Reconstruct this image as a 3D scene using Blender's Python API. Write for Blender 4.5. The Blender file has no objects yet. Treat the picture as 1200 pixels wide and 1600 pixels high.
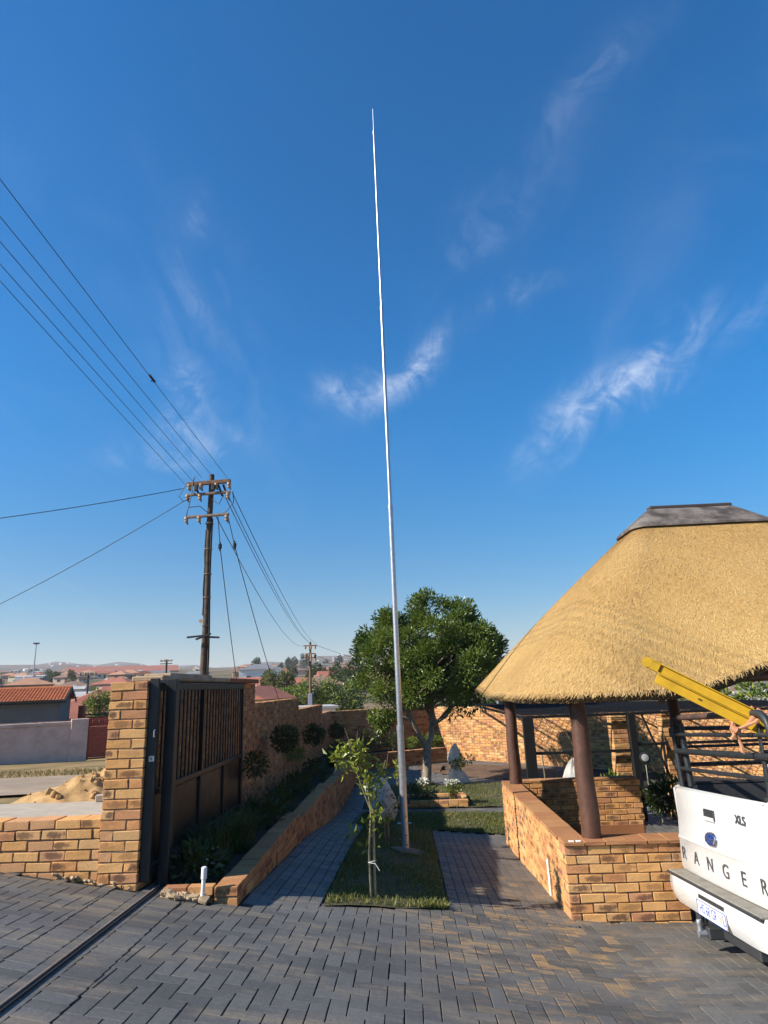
import bpy, math, random
import numpy as np
from mathutils import Matrix, Vector
random.seed(7); RNG = np.random.default_rng(7)
S = bpy.context.scene; COL = S.collection
R_ = math.radians

# ------------------------------------------------------------------ camera
cam_d = bpy.data.cameras.new('camera'); cam = bpy.data.objects.new('camera', cam_d); COL.objects.link(cam)
PITCH, ROLL, YAW = R_(15.3), R_(-2.2), R_(-1.5)
def cam_axes():
    c, s = math.cos(YAW), math.sin(YAW); cp, sp = math.cos(PITCH), math.sin(PITCH); cr, sr = math.cos(ROLL), math.sin(ROLL)
    f = np.array([s, c, 0.]); r = np.array([c, -s, 0.]); u = np.array([0, 0, 1.])
    f2 = f*cp+u*sp; u2 = u*cp-f*sp
    return r*cr+u2*sr, u2*cr-r*sr, f2
AR, AU, AF = cam_axes()
cam.matrix_world = Matrix(((AR[0], AU[0], -AF[0], 0), (AR[1], AU[1], -AF[1], 0), (AR[2], AU[2], -AF[2], 0), (0, 0, 0, 1)))
cam_d.sensor_fit = 'VERTICAL'; cam_d.sensor_height = 24.0; cam_d.lens = 15.0
cam_d.clip_start = 0.05; cam_d.clip_end = 30000
S.camera = cam

# ------------------------------------------------------------------ sun, sky, exposure
SUN_AZ, SUN_EL = 20.0, 33.8          # the light travels towards +X, turned AZ degrees to +Y
to_sun = Vector((-math.cos(R_(SUN_AZ))*math.cos(R_(SUN_EL)), -math.sin(R_(SUN_AZ))*math.cos(R_(SUN_EL)), math.sin(R_(SUN_EL))))
sun_d = bpy.data.lights.new('sun', 'SUN'); sun = bpy.data.objects.new('sun', sun_d); COL.objects.link(sun)
sun_d.energy = 5.0; sun_d.angle = R_(0.53); sun_d.color = (1.0, 0.92, 0.81)
sun.rotation_euler = to_sun.to_track_quat('Z', 'Y').to_euler(); sun.location = (-20, -8, 20)
W = bpy.data.worlds.new('World'); S.world = W; W.use_nodes = True
S.view_settings.view_transform = 'Standard'; S.view_settings.look = 'None'
S.view_settings.exposure = 0.85; S.view_settings.gamma = 1.0; S.view_settings.use_curve_mapping = False
S.cycles.use_denoising = True; S.cycles.max_bounces = 6; S.cycles.transparent_max_bounces = 12
S.cycles.volume_bounces = 1; S.cycles.sample_clamp_indirect = 6

class N:
    """small node-tree helper"""
    def __init__(s, tree): s.t = tree; s.n = tree.nodes; s.l = tree.links; s.n.clear()
    def add(s, kind, ins=None, **kw):
        nd = s.n.new(kind)
        for k, v in kw.items(): setattr(nd, k, v)
        for k, v in (ins or {}).items(): s.put(nd.inputs[k], v)
        return nd
    def put(s, sock, v):
        if isinstance(v, bpy.types.NodeSocket): s.l.new(v, sock)
        elif isinstance(v, bpy.types.Node): s.l.new(v.outputs[0], sock)
        else:
            if isinstance(v, tuple) and len(v) == 3 and sock.type == 'RGBA': v = (*v, 1)
            sock.default_value = v
    def math(s, op, a, b=0.0, c=0.0, clamp=False):
        nd = s.add('ShaderNodeMath', operation=op, use_clamp=clamp)
        s.put(nd.inputs[0], a); s.put(nd.inputs[1], b); s.put(nd.inputs[2], c); return nd.outputs[0]
    def vmath(s, op, a, b=(0, 0, 0), sc=None):
        nd = s.add('ShaderNodeVectorMath', operation=op); s.put(nd.inputs[0], a); s.put(nd.inputs[1], b)
        if sc is not None: s.put(nd.inputs['Scale'], sc)
        return nd.outputs['Value'] if op in ('DOT_PRODUCT', 'LENGTH', 'DISTANCE') else nd.outputs[0]
    def mix(s, f, a, b, blend='MIX'):
        nd = s.add('ShaderNodeMix', data_type='RGBA', blend_type=blend)
        s.put(nd.inputs[0], f); s.put(nd.inputs[6], a); s.put(nd.inputs[7], b); return nd.outputs[2]
    def ramp(s, f, stops, interp='LINEAR'):
        nd = s.add('ShaderNodeValToRGB'); s.put(nd.inputs[0], f); cr = nd.color_ramp; cr.interpolation = interp
        while len(cr.elements) < len(stops): cr.elements.new(0.5)
        for e, (p, c) in zip(cr.elements, stops):
            e.position = p; e.color = (*c, 1) if len(c) == 3 else c
        return nd.outputs[0]
    def noise(s, vec, scale, detail=4, rough=.55, dist=0.0):
        nd = s.add('ShaderNodeTexNoise'); 
        if vec is not None: s.put(nd.inputs['Vector'], vec)
        nd.inputs['Scale'].default_value = scale; nd.inputs['Detail'].default_value = detail
        nd.inputs['Roughness'].default_value = rough; nd.inputs['Distortion'].default_value = dist
        return nd.outputs[0]
    def step(s, v, lo, hi):
        nd = s.add('ShaderNodeMapRange', interpolation_type='SMOOTHSTEP'); s.put(nd.inputs[0], v)
        nd.inputs[1].default_value = lo; nd.inputs[2].default_value = hi; return nd.outputs[0]

def build_world():
    n = N(W.node_tree)
    sky = n.add('ShaderNodeTexSky', sky_type='NISHITA', sun_disc=False)
    sky.sun_elevation = R_(SUN_EL); sky.sun_rotation = math.atan2(to_sun.x, to_sun.y)
    sky.altitude = 1500; sky.air_density = 1.15; sky.dust_density = 0.9; sky.ozone_density = 3.0
    d = n.vmath('NORMALIZE', n.add('ShaderNodeTexCoord').outputs['Generated'])
    sep = n.add('ShaderNodeSeparateXYZ', {0: d})
    # cirrus: project the direction on a high flat layer, stretch the noise along one wind direction
    zz = n.math('ADD', n.math('MAXIMUM', sep.outputs[2], 0.0), 0.16)
    lay = n.add('ShaderNodeCombineXYZ', {0: n.math('DIVIDE', sep.outputs[0], zz), 1: n.math('DIVIDE', sep.outputs[1], zz), 2: 0.0})
    mp = n.add('ShaderNodeMapping', {0: lay}); mp.inputs['Rotation'].default_value = (0, 0, R_(-27)); mp.inputs['Scale'].default_value = (1.5, .62, 1); mp.inputs['Location'].default_value = (.45, -.2, .3)
    big = n.noise(mp, 1.1, 3, .5); fine = n.noise(mp, 3.2, 8, .6, 1.0)
    wisps = n.math('MULTIPLY', n.step(big, .52, .74), n.step(fine, .40, .78))
    # a few brighter streaks of the same layer, each an elongated patch broken up by the same noise
    acc = n.math('MULTIPLY', wisps, .05)
    def streak(v, along, la, wd, k):
        v = Vector(v).normalized(); a = Vector(along); a = (a-v*a.dot(v)).normalized(); b = v.cross(a)
        wob = n.math('MULTIPLY', n.math('SUBTRACT', n.noise(d, 6.0, 4, .6), .5), wd*2.6)
        x = n.math('DIVIDE', n.vmath('DOT_PRODUCT', d, tuple(a)), la)
        y = n.math('DIVIDE', n.math('ADD', n.vmath('DOT_PRODUCT', d, tuple(b)), wob), wd)
        f = n.math('MULTIPLY', n.vmath('DOT_PRODUCT', d, tuple(v)), 3.0, clamp=True)
        q = n.math('ADD', n.math('MULTIPLY', x, x), n.math('MULTIPLY', y, y))
        e = n.math('MULTIPLY', n.math('POWER', 2.718, n.math('MULTIPLY', q, -1.0)), f)
        br = n.math('ADD', n.math('MULTIPLY', n.math('MULTIPLY', n.step(n.noise(mp, 4.0, 10, .62, 1.2), .36, .66), n.step(n.noise(d, 16.0, 8, .68, 1.5), .30, .68)), .95), .05)
        return n.math('MULTIPLY', n.math('MULTIPLY', e, br), k*1.0)
    def dirpx(px, py): return AF+AR*(px-600)/1000-AU*(py-800)/1000
    for p, q, la, wd, k in (((945, 625), (1040, 560), .12, .034, .55), ((975, 590), (1060, 555), .06, .018, .25), ((665, 560), (730, 505), .085, .020, .52), ((560, 605), (620, 590), .05, .026, .6),
                            ((925, 130), (1000, 40), .10, .024, .09), ((800, 300), (880, 250), .08, .04, .06), ((740, 400), (800, 330), .07, .03, .10),
                            ((297, 625), (310, 600), .05, .03, .34), ((285, 700), (370, 690), .09, .035, .30), ((300, 480), (330, 430), .08, .06, .12),
                            ((293, 345), (295, 310), .05, .024, .24), ((1150, 480), (1200, 460), .10, .03, .12), ((800, 465), (830, 455), .05, .02, .22)):
        v = dirpx(*p); acc = n.math('ADD', acc, streak(v, dirpx(*q)-v, la, wd, k))
    acc = n.math('MULTIPLY', n.math('MINIMUM', acc, .8), n.step(sep.outputs[2], .0, .12))
    hs = n.add('ShaderNodeHueSaturation', {'Color': sky.outputs[0]}); hs.inputs['Saturation'].default_value = 1.32; hs.inputs['Value'].default_value = 1.0
    tint = n.mix(n.step(sep.outputs[2], -.03, .48), (.80, .69, .70), (.15, 1.18, 1.33))
    col = n.mix(acc, n.mix(1.0, hs.outputs[0], tint, 'MULTIPLY'), (6.4, 6.9, 8.0))
    bg = n.add('ShaderNodeBackground', {0: col}); bg.inputs[1].default_value = 0.078
    n.l.new(bg.outputs[0], n.add('ShaderNodeOutputWorld').inputs[0])
build_world()

# ------------------------------------------------------------------ materials
MATS = {}
def principled(name, color, rough=.8, metal=0.0, var=.0, vscale=6.0, color2=None, bump=0.0, bscale=60.0, coat=0.0, spec=.5, coords='Object', trans=0.0, emit=None, detail=5):
    m = bpy.data.materials.new(name); m.use_nodes = True; n = N(m.node_tree)
    tc = n.add('ShaderNodeTexCoord').outputs[coords] if coords == 'Object' else n.add('ShaderNodeNewGeometry').outputs['Position']
    b = n.add('ShaderNodeBsdfPrincipled'); b.inputs['Roughness'].default_value = rough; b.inputs['Metallic'].default_value = metal
    b.inputs['Specular IOR Level'].default_value = spec; b.inputs['Coat Weight'].default_value = coat
    c = color
    if color2 is not None: c = n.mix(n.step(n.noise(tc, vscale, detail, .62), .36, .66), color, color2)
    elif var: c = n.mix(1.0, color, n.ramp(n.noise(tc, vscale, detail, .6), [(.25, (1-var,)*3), (.75, (1+var,)*3)]), 'MULTIPLY')
    n.put(b.inputs['Base Color'], c)
    if var: n.put(b.inputs['Roughness'], n.math('ADD', n.math('MULTIPLY', n.noise(tc, vscale*1.7, 4), .25), rough-.12, clamp=True))
    if bump:
        bp = n.add('ShaderNodeBump', {'Height': n.noise(tc, bscale, 6, .65)}); bp.inputs['Strength'].default_value = bump; bp.inputs['Distance'].default_value = .01
        n.l.new(bp.outputs[0], b.inputs['Normal'])
    out = b.outputs[0]
    if trans:
        t = n.add('ShaderNodeBsdfTranslucent', {0: c}); mx = n.add('ShaderNodeMixShader'); mx.inputs[0].default_value = trans
        n.l.new(b.outputs[0], mx.inputs[1]); n.l.new(t.outputs[0], mx.inputs[2]); out = mx.outputs[0]
    n.l.new(out, n.add('ShaderNodeOutputMaterial').inputs[0]); MATS[name] = m; return m

def brick_material(name, stops, burn=(.085, .042, .032), burnk=.75):
    m = bpy.data.materials.new(name); m.use_nodes = True; n = N(m.node_tree)
    r = n.add('ShaderNodeAttribute', attribute_name='rnd').outputs['Fac']; bl = n.add('ShaderNodeAttribute', attribute_name='bl').outputs['Vector']
    pos = n.add('ShaderNodeNewGeometry').outputs['Position']
    base = n.ramp(r, stops)
    r2 = n.math('FRACT', n.math('MULTIPLY', r, 7.31)); r3 = n.math('FRACT', n.math('MULTIPLY', r, 17.7))
    s = n.add('ShaderNodeSeparateXYZ', {0: bl})
    dx = n.math('MULTIPLY', n.math('SUBTRACT', s.outputs[0], n.math('MULTIPLY', n.math('SUBTRACT', r3, .5), .5)), 2.1); dz = n.math('MULTIPLY', s.outputs[2], 2.0)
    e = n.math('ADD', n.math('MULTIPLY', dx, dx), n.math('MULTIPLY', dz, dz))
    e = n.math('ADD', e, n.math('MULTIPLY', n.math('SUBTRACT', n.noise(pos, 22, 5, .7), .5), 3.0))
    patch = n.math('MULTIPLY', n.math('SUBTRACT', 1.0, n.step(e, .15, 1.0)), n.step(r2, .25, .8))
    c = n.mix(n.math('MULTIPLY', patch, burnk), base, burn)
    c = n.mix(1.0, c, n.ramp(n.noise(pos, 90, 5, .7), [(.3, (.72, .70, .68)), (.7, (1.18, 1.18, 1.18))]), 'MULTIPLY')
    c = n.mix(1.0, c, n.ramp(n.noise(pos, 1.6, 5, .65), [(.3, (.80, .77, .74)), (.65, (1.06, 1.06, 1.06))]), 'MULTIPLY')
    c = n.mix(n.math('MULTIPLY', n.step(n.noise(pos, 3.1, 6, .7), .58, .78), .28), c, (.52, .42, .30))
    b = n.add('ShaderNodeBsdfPrincipled', {'Base Color': c}); b.inputs['Roughness'].default_value = .88; b.inputs['Specular IOR Level'].default_value = .25
    bp = n.add('ShaderNodeBump', {'Height': n.noise(pos, 130, 5, .7)}); bp.inputs['Strength'].default_value = .55; bp.inputs['Distance'].default_value = .008
    n.l.new(bp.outputs[0], b.inputs['Normal']); n.l.new(b.outputs[0], n.add('ShaderNodeOutputMaterial').inputs[0]); return m

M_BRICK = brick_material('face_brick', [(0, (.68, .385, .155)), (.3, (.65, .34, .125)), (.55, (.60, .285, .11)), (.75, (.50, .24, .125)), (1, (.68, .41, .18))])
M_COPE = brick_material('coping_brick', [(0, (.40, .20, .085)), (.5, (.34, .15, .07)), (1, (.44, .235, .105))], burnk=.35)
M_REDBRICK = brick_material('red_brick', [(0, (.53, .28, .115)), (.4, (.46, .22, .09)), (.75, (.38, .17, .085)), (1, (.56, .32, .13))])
M_MORTAR = principled('mortar', (.20, .135, .08), .95, var=.2, vscale=20, bump=.4, bscale=150, coords='P')  # darkened tone: shadow in the brick joints is put into the mortar colour
M_CONC = principled('concrete', (.40, .335, .255), .9, var=.18, vscale=5, bump=.4, bscale=90, coords='P')
M_SLAB = principled('cap_concrete', (.42, .31, .19), .92, color2=(.30, .20, .12), vscale=4, bump=.6, bscale=60, coords='P')
M_STEEL = principled('charcoal_steel', (.016, .018, .020), .42, .2, var=.25, vscale=7, bump=.12, bscale=120, coords='P')
M_STEELP = principled('bronze_sheet', (.019, .017, .016), .38, .3, var=.3, vscale=3, bump=.06, bscale=30, coords='P')
M_GALV = principled('galvanised_steel', (.44, .46, .49), .38, .75, var=.15, vscale=18, bump=.1, bscale=80, coords='P')
M_POLE = principled('treated_pole', (.085, .036, .021), .55, var=.35, vscale=14, bump=.35, bscale=45, coords='P')
M_UTIL = principled('creosote_pole', (.085, .060, .042), .85, color2=(.045, .031, .024), vscale=9, bump=.6, bscale=50, coords='P')
M_RUST = principled('rusty_arm', (.14, .065, .034), .9, color2=(.20, .115, .07), vscale=12, bump=.4, bscale=80, coords='P')
M_GREYARM = principled('weathered_arm', (.20, .155, .12), .9, var=.3, vscale=12, bump=.3, coords='P')
M_CERAM = principled('cream_ceramic', (.34, .24, .15), .35, var=.15, vscale=9, coords='P')
M_BLACKP = principled('black_paint', (.010, .010, .011), .6, var=.2, vscale=8, coords='P', spec=.3)
M_BLACK = principled('black_rubber', (.014, .014, .015), .7)
M_CABLE = principled('dark_cable', (.02, .02, .022), .6)
M_WHITE = principled('white_plastic', (.75, .74, .70), .45, var=.06, vscale=20, coords='P')
M_SOIL = principled('garden_soil', (.155, .085, .045), .97, color2=(.085, .048, .028), vscale=5, bump=.9, bscale=40, coords='P')
M_DSOIL = principled('dark_soil', (.06, .04, .026), .97, color2=(.035, .024, .016), vscale=5, bump=.9, bscale=40, coords='P')
M_LAWN = principled('lawn_soil', (.085, .068, .028), .97, color2=(.05, .055, .018), vscale=3.5, bump=.8, bscale=70, coords='P')
M_SAND = principled('building_sand', (.45, .275, .11), .97, color2=(.33, .19, .075), vscale=4.5, bump=1.0, bscale=26, coords='P')
M_JOINT = principled('paver_joint', (.016, .016, .017), .9, var=.3, vscale=9, bump=.4, coords='P')
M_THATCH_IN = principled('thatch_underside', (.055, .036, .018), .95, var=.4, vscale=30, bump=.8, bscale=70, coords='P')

def paver_material():
    m = bpy.data.materials.new('charcoal_paver'); m.use_nodes = True; n = N(m.node_tree)
    r = n.add('ShaderNodeAttribute', attribute_name='rnd').outputs['Fac']; pos = n.add('ShaderNodeNewGeometry').outputs['Position']
    st = n.add('ShaderNodeMapping', {0: pos}); st.inputs['Scale'].default_value = (.55, 2.4, 1)
    base = n.ramp(r, [(0, (.078, .076, .073)), (.5, (.097, .095, .092)), (1, (.120, .117, .112))])
    big = n.noise(st, .9, 3, .55); mid = n.noise(st, 5.0, 4, .6, .4); fine = n.noise(pos, 40, 5, .7)
    base = n.mix(n.math('MULTIPLY', n.step(big, .42, .70), .55), base, (.150, .145, .136))
    base = n.mix(n.math('MULTIPLY', n.step(n.noise(st, 1.9, 6, .66), .47, .68), .7), base, (.215, .175, .125))
    # dried sandy scuffs, thickest in one stretch of the drive by the gazebo wall and path
    s = n.add('ShaderNodeSeparateXYZ', {0: pos})
    ex = n.math('DIVIDE', n.math('SUBTRACT', s.outputs[0], .95), 1.35); ey = n.math('DIVIDE', n.math('SUBTRACT', s.outputs[1], 6.6), 2.6)
    reg = n.math('SUBTRACT', 1.0, n.step(n.math('SQRT', n.math('ADD', n.math('MULTIPLY', ex, ex), n.math('MULTIPLY', ey, ey))), .35, 1.1))
    thr = n.math('ADD', n.math('MULTIPLY', n.noise(st, 8.5, 6, .68, .7), .80), n.math('MULTIPLY', n.math('FRACT', n.math('MULTIPLY', r, 5.7)), .16))
    sc = n.math('MULTIPLY', n.step(thr, .48, .60), reg)
    c = n.mix(n.math('MULTIPLY', sc, .85), base, (.37, .23, .105))
    c = n.mix(1.0, c, n.ramp(fine, [(.3, (.80,)*3), (.7, (1.2,)*3)]), 'MULTIPLY')
    b = n.add('ShaderNodeBsdfPrincipled', {'Base Color': c}); n.put(b.inputs['Roughness'], n.math('ADD', n.math('MULTIPLY', mid, .3), .45)); b.inputs['Specular IOR Level'].default_value = .32
    bp = n.add('ShaderNodeBump', {'Height': n.math('ADD', n.noise(pos, 110, 4, .7), n.math('MULTIPLY', n.noise(pos, 9, 3), 1.5))}); bp.inputs['Strength'].default_value = .45; bp.inputs['Distance'].default_value = .006
    n.l.new(bp.outputs[0], b.inputs['Normal']); n.l.new(b.outputs[0], n.add('ShaderNodeOutputMaterial').inputs[0]); return m
M_PAVER = paver_material()

def leaf_material(name, stops, rough=.45, trans=.35):
    m = bpy.data.materials.new(name); m.use_nodes = True; n = N(m.node_tree)
    r = n.add('ShaderNodeAttribute', attribute_name='rnd').outputs['Fac']
    c = n.ramp(r, stops)
    b = n.add('ShaderNodeBsdfPrincipled', {'Base Color': c}); b.inputs['Roughness'].default_value = rough
    t = n.add('ShaderNodeBsdfTranslucent', {0: n.mix(.5, c, (.16, .20, .02))}); mx = n.add('ShaderNodeMixShader'); mx.inputs[0].default_value = trans
    n.l.new(b.outputs[0], mx.inputs[1]); n.l.new(t.outputs[0], mx.inputs[2]); n.l.new(mx.outputs[0], n.add('ShaderNodeOutputMaterial').inputs[0]); return m
L_TREE = leaf_material('tree_leaf', [(0, (.05, .09, .018)), (.5, (.13, .185, .032)), (.85, (.25, .29, .05)), (1, (.40, .38, .08))], .38, .30)
L_PALE = leaf_material('pale_leaf', [(0, (.09, .11, .035)), (.5, (.15, .16, .055)), (1, (.24, .21, .08))])
L_CITRUS = leaf_material('citrus_leaf', [(0, (.09, .13, .02)), (.4, (.24, .28, .04)), (1, (.50, .48, .075))], .38, .45)
L_DARK = leaf_material('dark_leaf', [(0, (.018, .036, .013)), (.6, (.035, .06, .018)), (1, (.06, .09, .024))])
L_LIME = leaf_material('lime_leaf', [(0, (.10, .15, .02)), (1, (.22, .27, .04))])
L_GRASS = leaf_material('grass_blade', [(0, (.055, .075, .016)), (.4, (.10, .125, .022)), (.7, (.19, .185, .05)), (1, (.32, .25, .10))], .6, .3)
L_DRY = leaf_material('dry_grass_blade', [(0, (.16, .11, .04)), (1, (.34, .24, .10))], .7, .2)
L_FAR = leaf_material('far_leaf', [(0, (.025, .042, .016)), (.5, (.045, .068, .022)), (1, (.085, .095, .035))], .6, .2)
L_STRAW = leaf_material('thatch_straw', [(0, (.37, .215, .072)), (.35, (.56, .345, .125)), (.7, (.69, .46, .18)), (.92, (.80, .585, .275)), (1, (.25, .14, .048))], .7, .12)
L_FLOWER = leaf_material('white_petal', [(0, (.75, .72, .62)), (1, (.85, .84, .78))], .5, .3)

# ------------------------------------------------------------------ object helpers
def obj(name, mesh, parent=None, local=False):
    o = bpy.data.objects.new(name, mesh); COL.objects.link(o)
    if parent is not None:
        o.parent = parent
        if not local and parent.type == 'EMPTY': o.matrix_parent_inverse = parent.matrix_basis.inverted()
    return o
def tag(o, label=None, cat=None, group=None, kind=None):
    for k, v in (('label', label), ('category', cat), ('group', group), ('kind', kind)):
        if v: o[k] = v
    return o
def thing(name, label, cat, loc=(0, 0, 0), group=None, rot=None):
    o = bpy.data.objects.new(name, None); COL.objects.link(o); o.empty_display_size = .1
    o.matrix_basis = Matrix.Translation(loc) @ (rot.to_4x4() if rot else Matrix.Identity(4))
    return tag(o, label, cat, group)
def copy_tree(o, parent=None):
    c = o.copy(); COL.objects.link(c)
    if parent is not None: c.parent = parent
    for ch in list(o.children): copy_tree(ch, c)
    return c
def np_mesh(name, V, F, mat, attrs=None, smooth=False):
    """V (n,3), F (m,k) constant-size faces or list of arrays"""
    me = bpy.data.meshes.new(name); V = np.asarray(V, np.float32)
    Fs = F if isinstance(F, list) else [F]
    Fs = [np.asarray(f, np.int32) for f in Fs if len(f)]
    li = np.concatenate([f.ravel() for f in Fs]); sizes = np.concatenate([np.full(len(f), f.shape[1], np.int32) for f in Fs])
    st = np.concatenate([[0], np.cumsum(sizes)[:-1]]).astype(np.int32)
    me.vertices.add(len(V)); me.vertices.foreach_set('co', V.ravel())
    me.loops.add(len(li)); me.loops.foreach_set('vertex_index', li)
    me.polygons.add(len(sizes)); me.polygons.foreach_set('loop_start', st); me.polygons.foreach_set('loop_total', sizes)
    me.polygons.foreach_set('use_smooth', np.full(len(sizes), bool(smooth)))
    me.update(calc_edges=True)
    for k, a in (attrs or {}).items():
        a = np.asarray(a, np.float32)
        at = me.attributes.new(k, 'FLOAT_VECTOR' if a.ndim == 2 else 'FLOAT', 'POINT')
        at.data.foreach_set('vector' if a.ndim == 2 else 'value', a.ravel())
    if mat: me.materials.append(mat)
    return me

def cbox(h, c):
    """chamfered box: half sizes h, chamfer c -> (verts, tris, quads)"""
    V = []; idx = {}
    for sx in (-1, 1):
        for sy in (-1, 1):
            for sz in (-1, 1):
                for a in range(3):
                    s = (sx, sy, sz); idx[(s, a)] = len(V)
                    V.append([s[i]*(h[i] if i == a else h[i]-c) for i in range(3)])
    T = []; Q = []
    V = np.array(V)
    def orient(f):
        p = V[list(f)]; nrm = np.cross(p[1]-p[0], p[2]-p[0]); return f if np.dot(nrm, p.mean(0)) > 0 else f[::-1]
    sg = [(a, b, d) for a in (-1, 1) for b in (-1, 1) for d in (-1, 1)]
    for s in sg: T.append(orient([idx[(s, 0)], idx[(s, 1)], idx[(s, 2)]]))
    for a in range(3):
        o = [i for i in range(3) if i != a]
        for s0 in (-1, 1):
            def mk(u, v):
                s = [0, 0, 0]; s[a] = s0; s[o[0]] = u; s[o[1]] = v; return tuple(s)
            Q.append(orient([idx[(mk(-1, -1), a)], idx[(mk(1, -1), a)], idx[(mk(1, 1), a)], idx[(mk(-1, 1), a)]]))
        # edges parallel to axis a
        for u in (-1, 1):
            for v in (-1, 1):
                def mk2(w):
                    s = [0, 0, 0]; s[a] = w; s[o[0]] = u; s[o[1]] = v; return tuple(s)
                Q.append(orient([idx[(mk2(-1), o[0])], idx[(mk2(1), o[0])], idx[(mk2(1), o[1])], idx[(mk2(-1), o[1])]]))
    return V, np.array(T), np.array(Q)

class MB:
    def __init__(s): s.V = []; s.F = {3: [], 4: []}; s.n = 0; s.rnd = []
    def raw(s, V, F, rnd=0.5):
        V = np.asarray(V, float); s.V.append(V); s.rnd.append(np.full(len(V), rnd) if np.isscalar(rnd) else rnd)
        for f in F:
            f = np.asarray(f, int)
            if len(f): s.F[f.shape[1]].append(f+s.n)
        s.n += len(V); return s
    def box(s, c, size, rot=None, ch=.004):
        h = [max(1e-4, x/2) for x in size]; V, T, Q = cbox(h, min(ch, min(h)*.45))
        if rot is not None: V = V @ np.array(rot.to_3x3()).T
        return s.raw(V+np.array(c), [T, Q], random.random())
    def beam(s, a, b, w, h, ch=.003, up=(0, 0, 1)):
        a = Vector(a); b = Vector(b); d = b-a; L = d.length; x = d.normalized(); u = Vector(up)
        if abs(x.dot(u)) > .99: u = Vector((0, 1, 0))
        y = u.cross(x).normalized(); z = x.cross(y)
        rot = Matrix((x, y, z)).transposed()
        return s.box((a+b)/2, (L, w, h), rot, ch)
    def tube(s, pts, rad, n=10, caps=True):
        pts = [Vector(p) for p in pts]; m = len(pts)
        if np.isscalar(rad): rad = [rad]*m
        V = []; t0 = (pts[1]-pts[0]).normalized(); ref = Vector((1, 0, 0)) if abs(t0.x) < .8 else Vector((0, 1, 0))
        for i, p in enumerate(pts):
            t = (pts[min(i+1, m-1)]-pts[max(i-1, 0)]).normalized()
            u = (ref-t*ref.dot(t)).normalized(); v = t.cross(u); ref = u
            for k in range(n):
                a = 2*math.pi*k/n; V.append(p+(u*math.cos(a)+v*math.sin(a))*rad[i])
        V = np.array([list(v) for v in V]); Q = []
        for i in range(m-1):
            for k in range(n):
                Q.append([i*n+k, i*n+(k+1) % n, (i+1)*n+(k+1) % n, (i+1)*n+k])
        T = []
        if caps:
            c0, c1 = len(V), len(V)+1; V = np.vstack([V, list(pts[0]), list(pts[-1])])
            for k in range(n): T += [[c0, (k+1) % n, k], [c1, (m-1)*n+k, (m-1)*n+(k+1) % n]]
        return s.raw(V, [np.array(Q), np.array(T) if T else []], random.random())
    def lathe(s, prof, c=(0, 0, 0), n=16, rot=None):
        V = []; m = len(prof)
        for r, z in prof:
            for k in range(n): V.append((r*math.cos(2*math.pi*k/n), r*math.sin(2*math.pi*k/n), z))
        V = np.array(V)
        if rot is not None: V = V @ np.array(rot.to_3x3()).T
        Q = [[i*n+k, i*n+(k+1) % n, (i+1)*n+(k+1) % n, (i+1)*n+k] for i in range(m-1) for k in range(n)]
        return s.raw(V+np.array(c), [np.array(Q)])
    def prism(s, poly, axis, a, b):
        """extrude a 2D polygon (list of (u,v)) along axis from a to b; u,v are the two other axes in order"""
        o = [i for i in range(3) if i != axis]; k = len(poly); V = np.zeros((2*k, 3))
        for i, (u, v) in enumerate(poly):
            V[i, o[0]] = V[i+k, o[0]] = u; V[i, o[1]] = V[i+k, o[1]] = v; V[i, axis] = a; V[i+k, axis] = b
        Q = np.array([[i, (i+1) % k, (i+1) % k+k, i+k] for i in range(k)])
        c0 = V[:k].mean(0); c1 = V[k:].mean(0); V = np.vstack([V, c0, c1]); T = []
        for i in range(k): T += [[2*k, (i+1) % k, i], [2*k+1, i+k, (i+1) % k+k]]
        return s.raw(V, [Q, np.array(T)])
    def grid(s, P):
        """P (a,b,3)"""
        P = np.asarray(P, float); a, b = P.shape[:2]; i = np.arange(a*b).reshape(a, b)
        Q = np.stack([i[:-1, :-1], i[1:, :-1], i[1:, 1:], i[:-1, 1:]], -1).reshape(-1, 4)
        return s.raw(P.reshape(-1, 3), [Q])
    def build(s, name, mat, parent=None, smooth=False, local=False, fix=True):
        V = np.vstack(s.V); Fs = [np.vstack(s.F[k]) for k in (3, 4) if s.F[k]]
        me = np_mesh(name, V, Fs, mat, {'rnd': np.concatenate(s.rnd)}, smooth)
        if smooth:
            try: me.set_sharp_from_angle(angle=R_(38))
            except Exception: pass
        return obj(name, me, parent, local)

def leaves_mesh(name, P, size, mat, rnd=None, up=.3, asp=.42, D=None, fold=.12):
    """P (n,3) leaf bases; pointed folded leaf quads (two tris pairs) with random direction"""
    n = len(P); d = RNG.normal(size=(n, 3)) if D is None else D+RNG.normal(size=(n, 3))*.35
    d[:, 2] += up*np.linalg.norm(d, axis=1)*(RNG.random(n)-.2); d /= np.linalg.norm(d, axis=1)[:, None]
    r = RNG.normal(size=(n, 3)); s = np.cross(d, r); s /= np.linalg.norm(s, axis=1)[:, None]; nn = np.cross(s, d)
    L = (np.asarray(size)*(0.7+.6*RNG.random(n)))[:, None]
    b = P; t = P+d*L-nn*L*.12; l = P+d*L*.45+s*L*asp*.5+nn*L*fold; rr = P+d*L*.45-s*L*asp*.5+nn*L*fold
    V = np.stack([b, rr, t, l], 1).reshape(-1, 3); i = np.arange(n)*4
    F = np.stack([i, i+1, i+2, i+3], 1)
    rnd = RNG.random(n) if rnd is None else np.clip(rnd, 0, 1)
    return np_mesh(name, V, F, mat, {'rnd': np.repeat(rnd, 4)})

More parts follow.
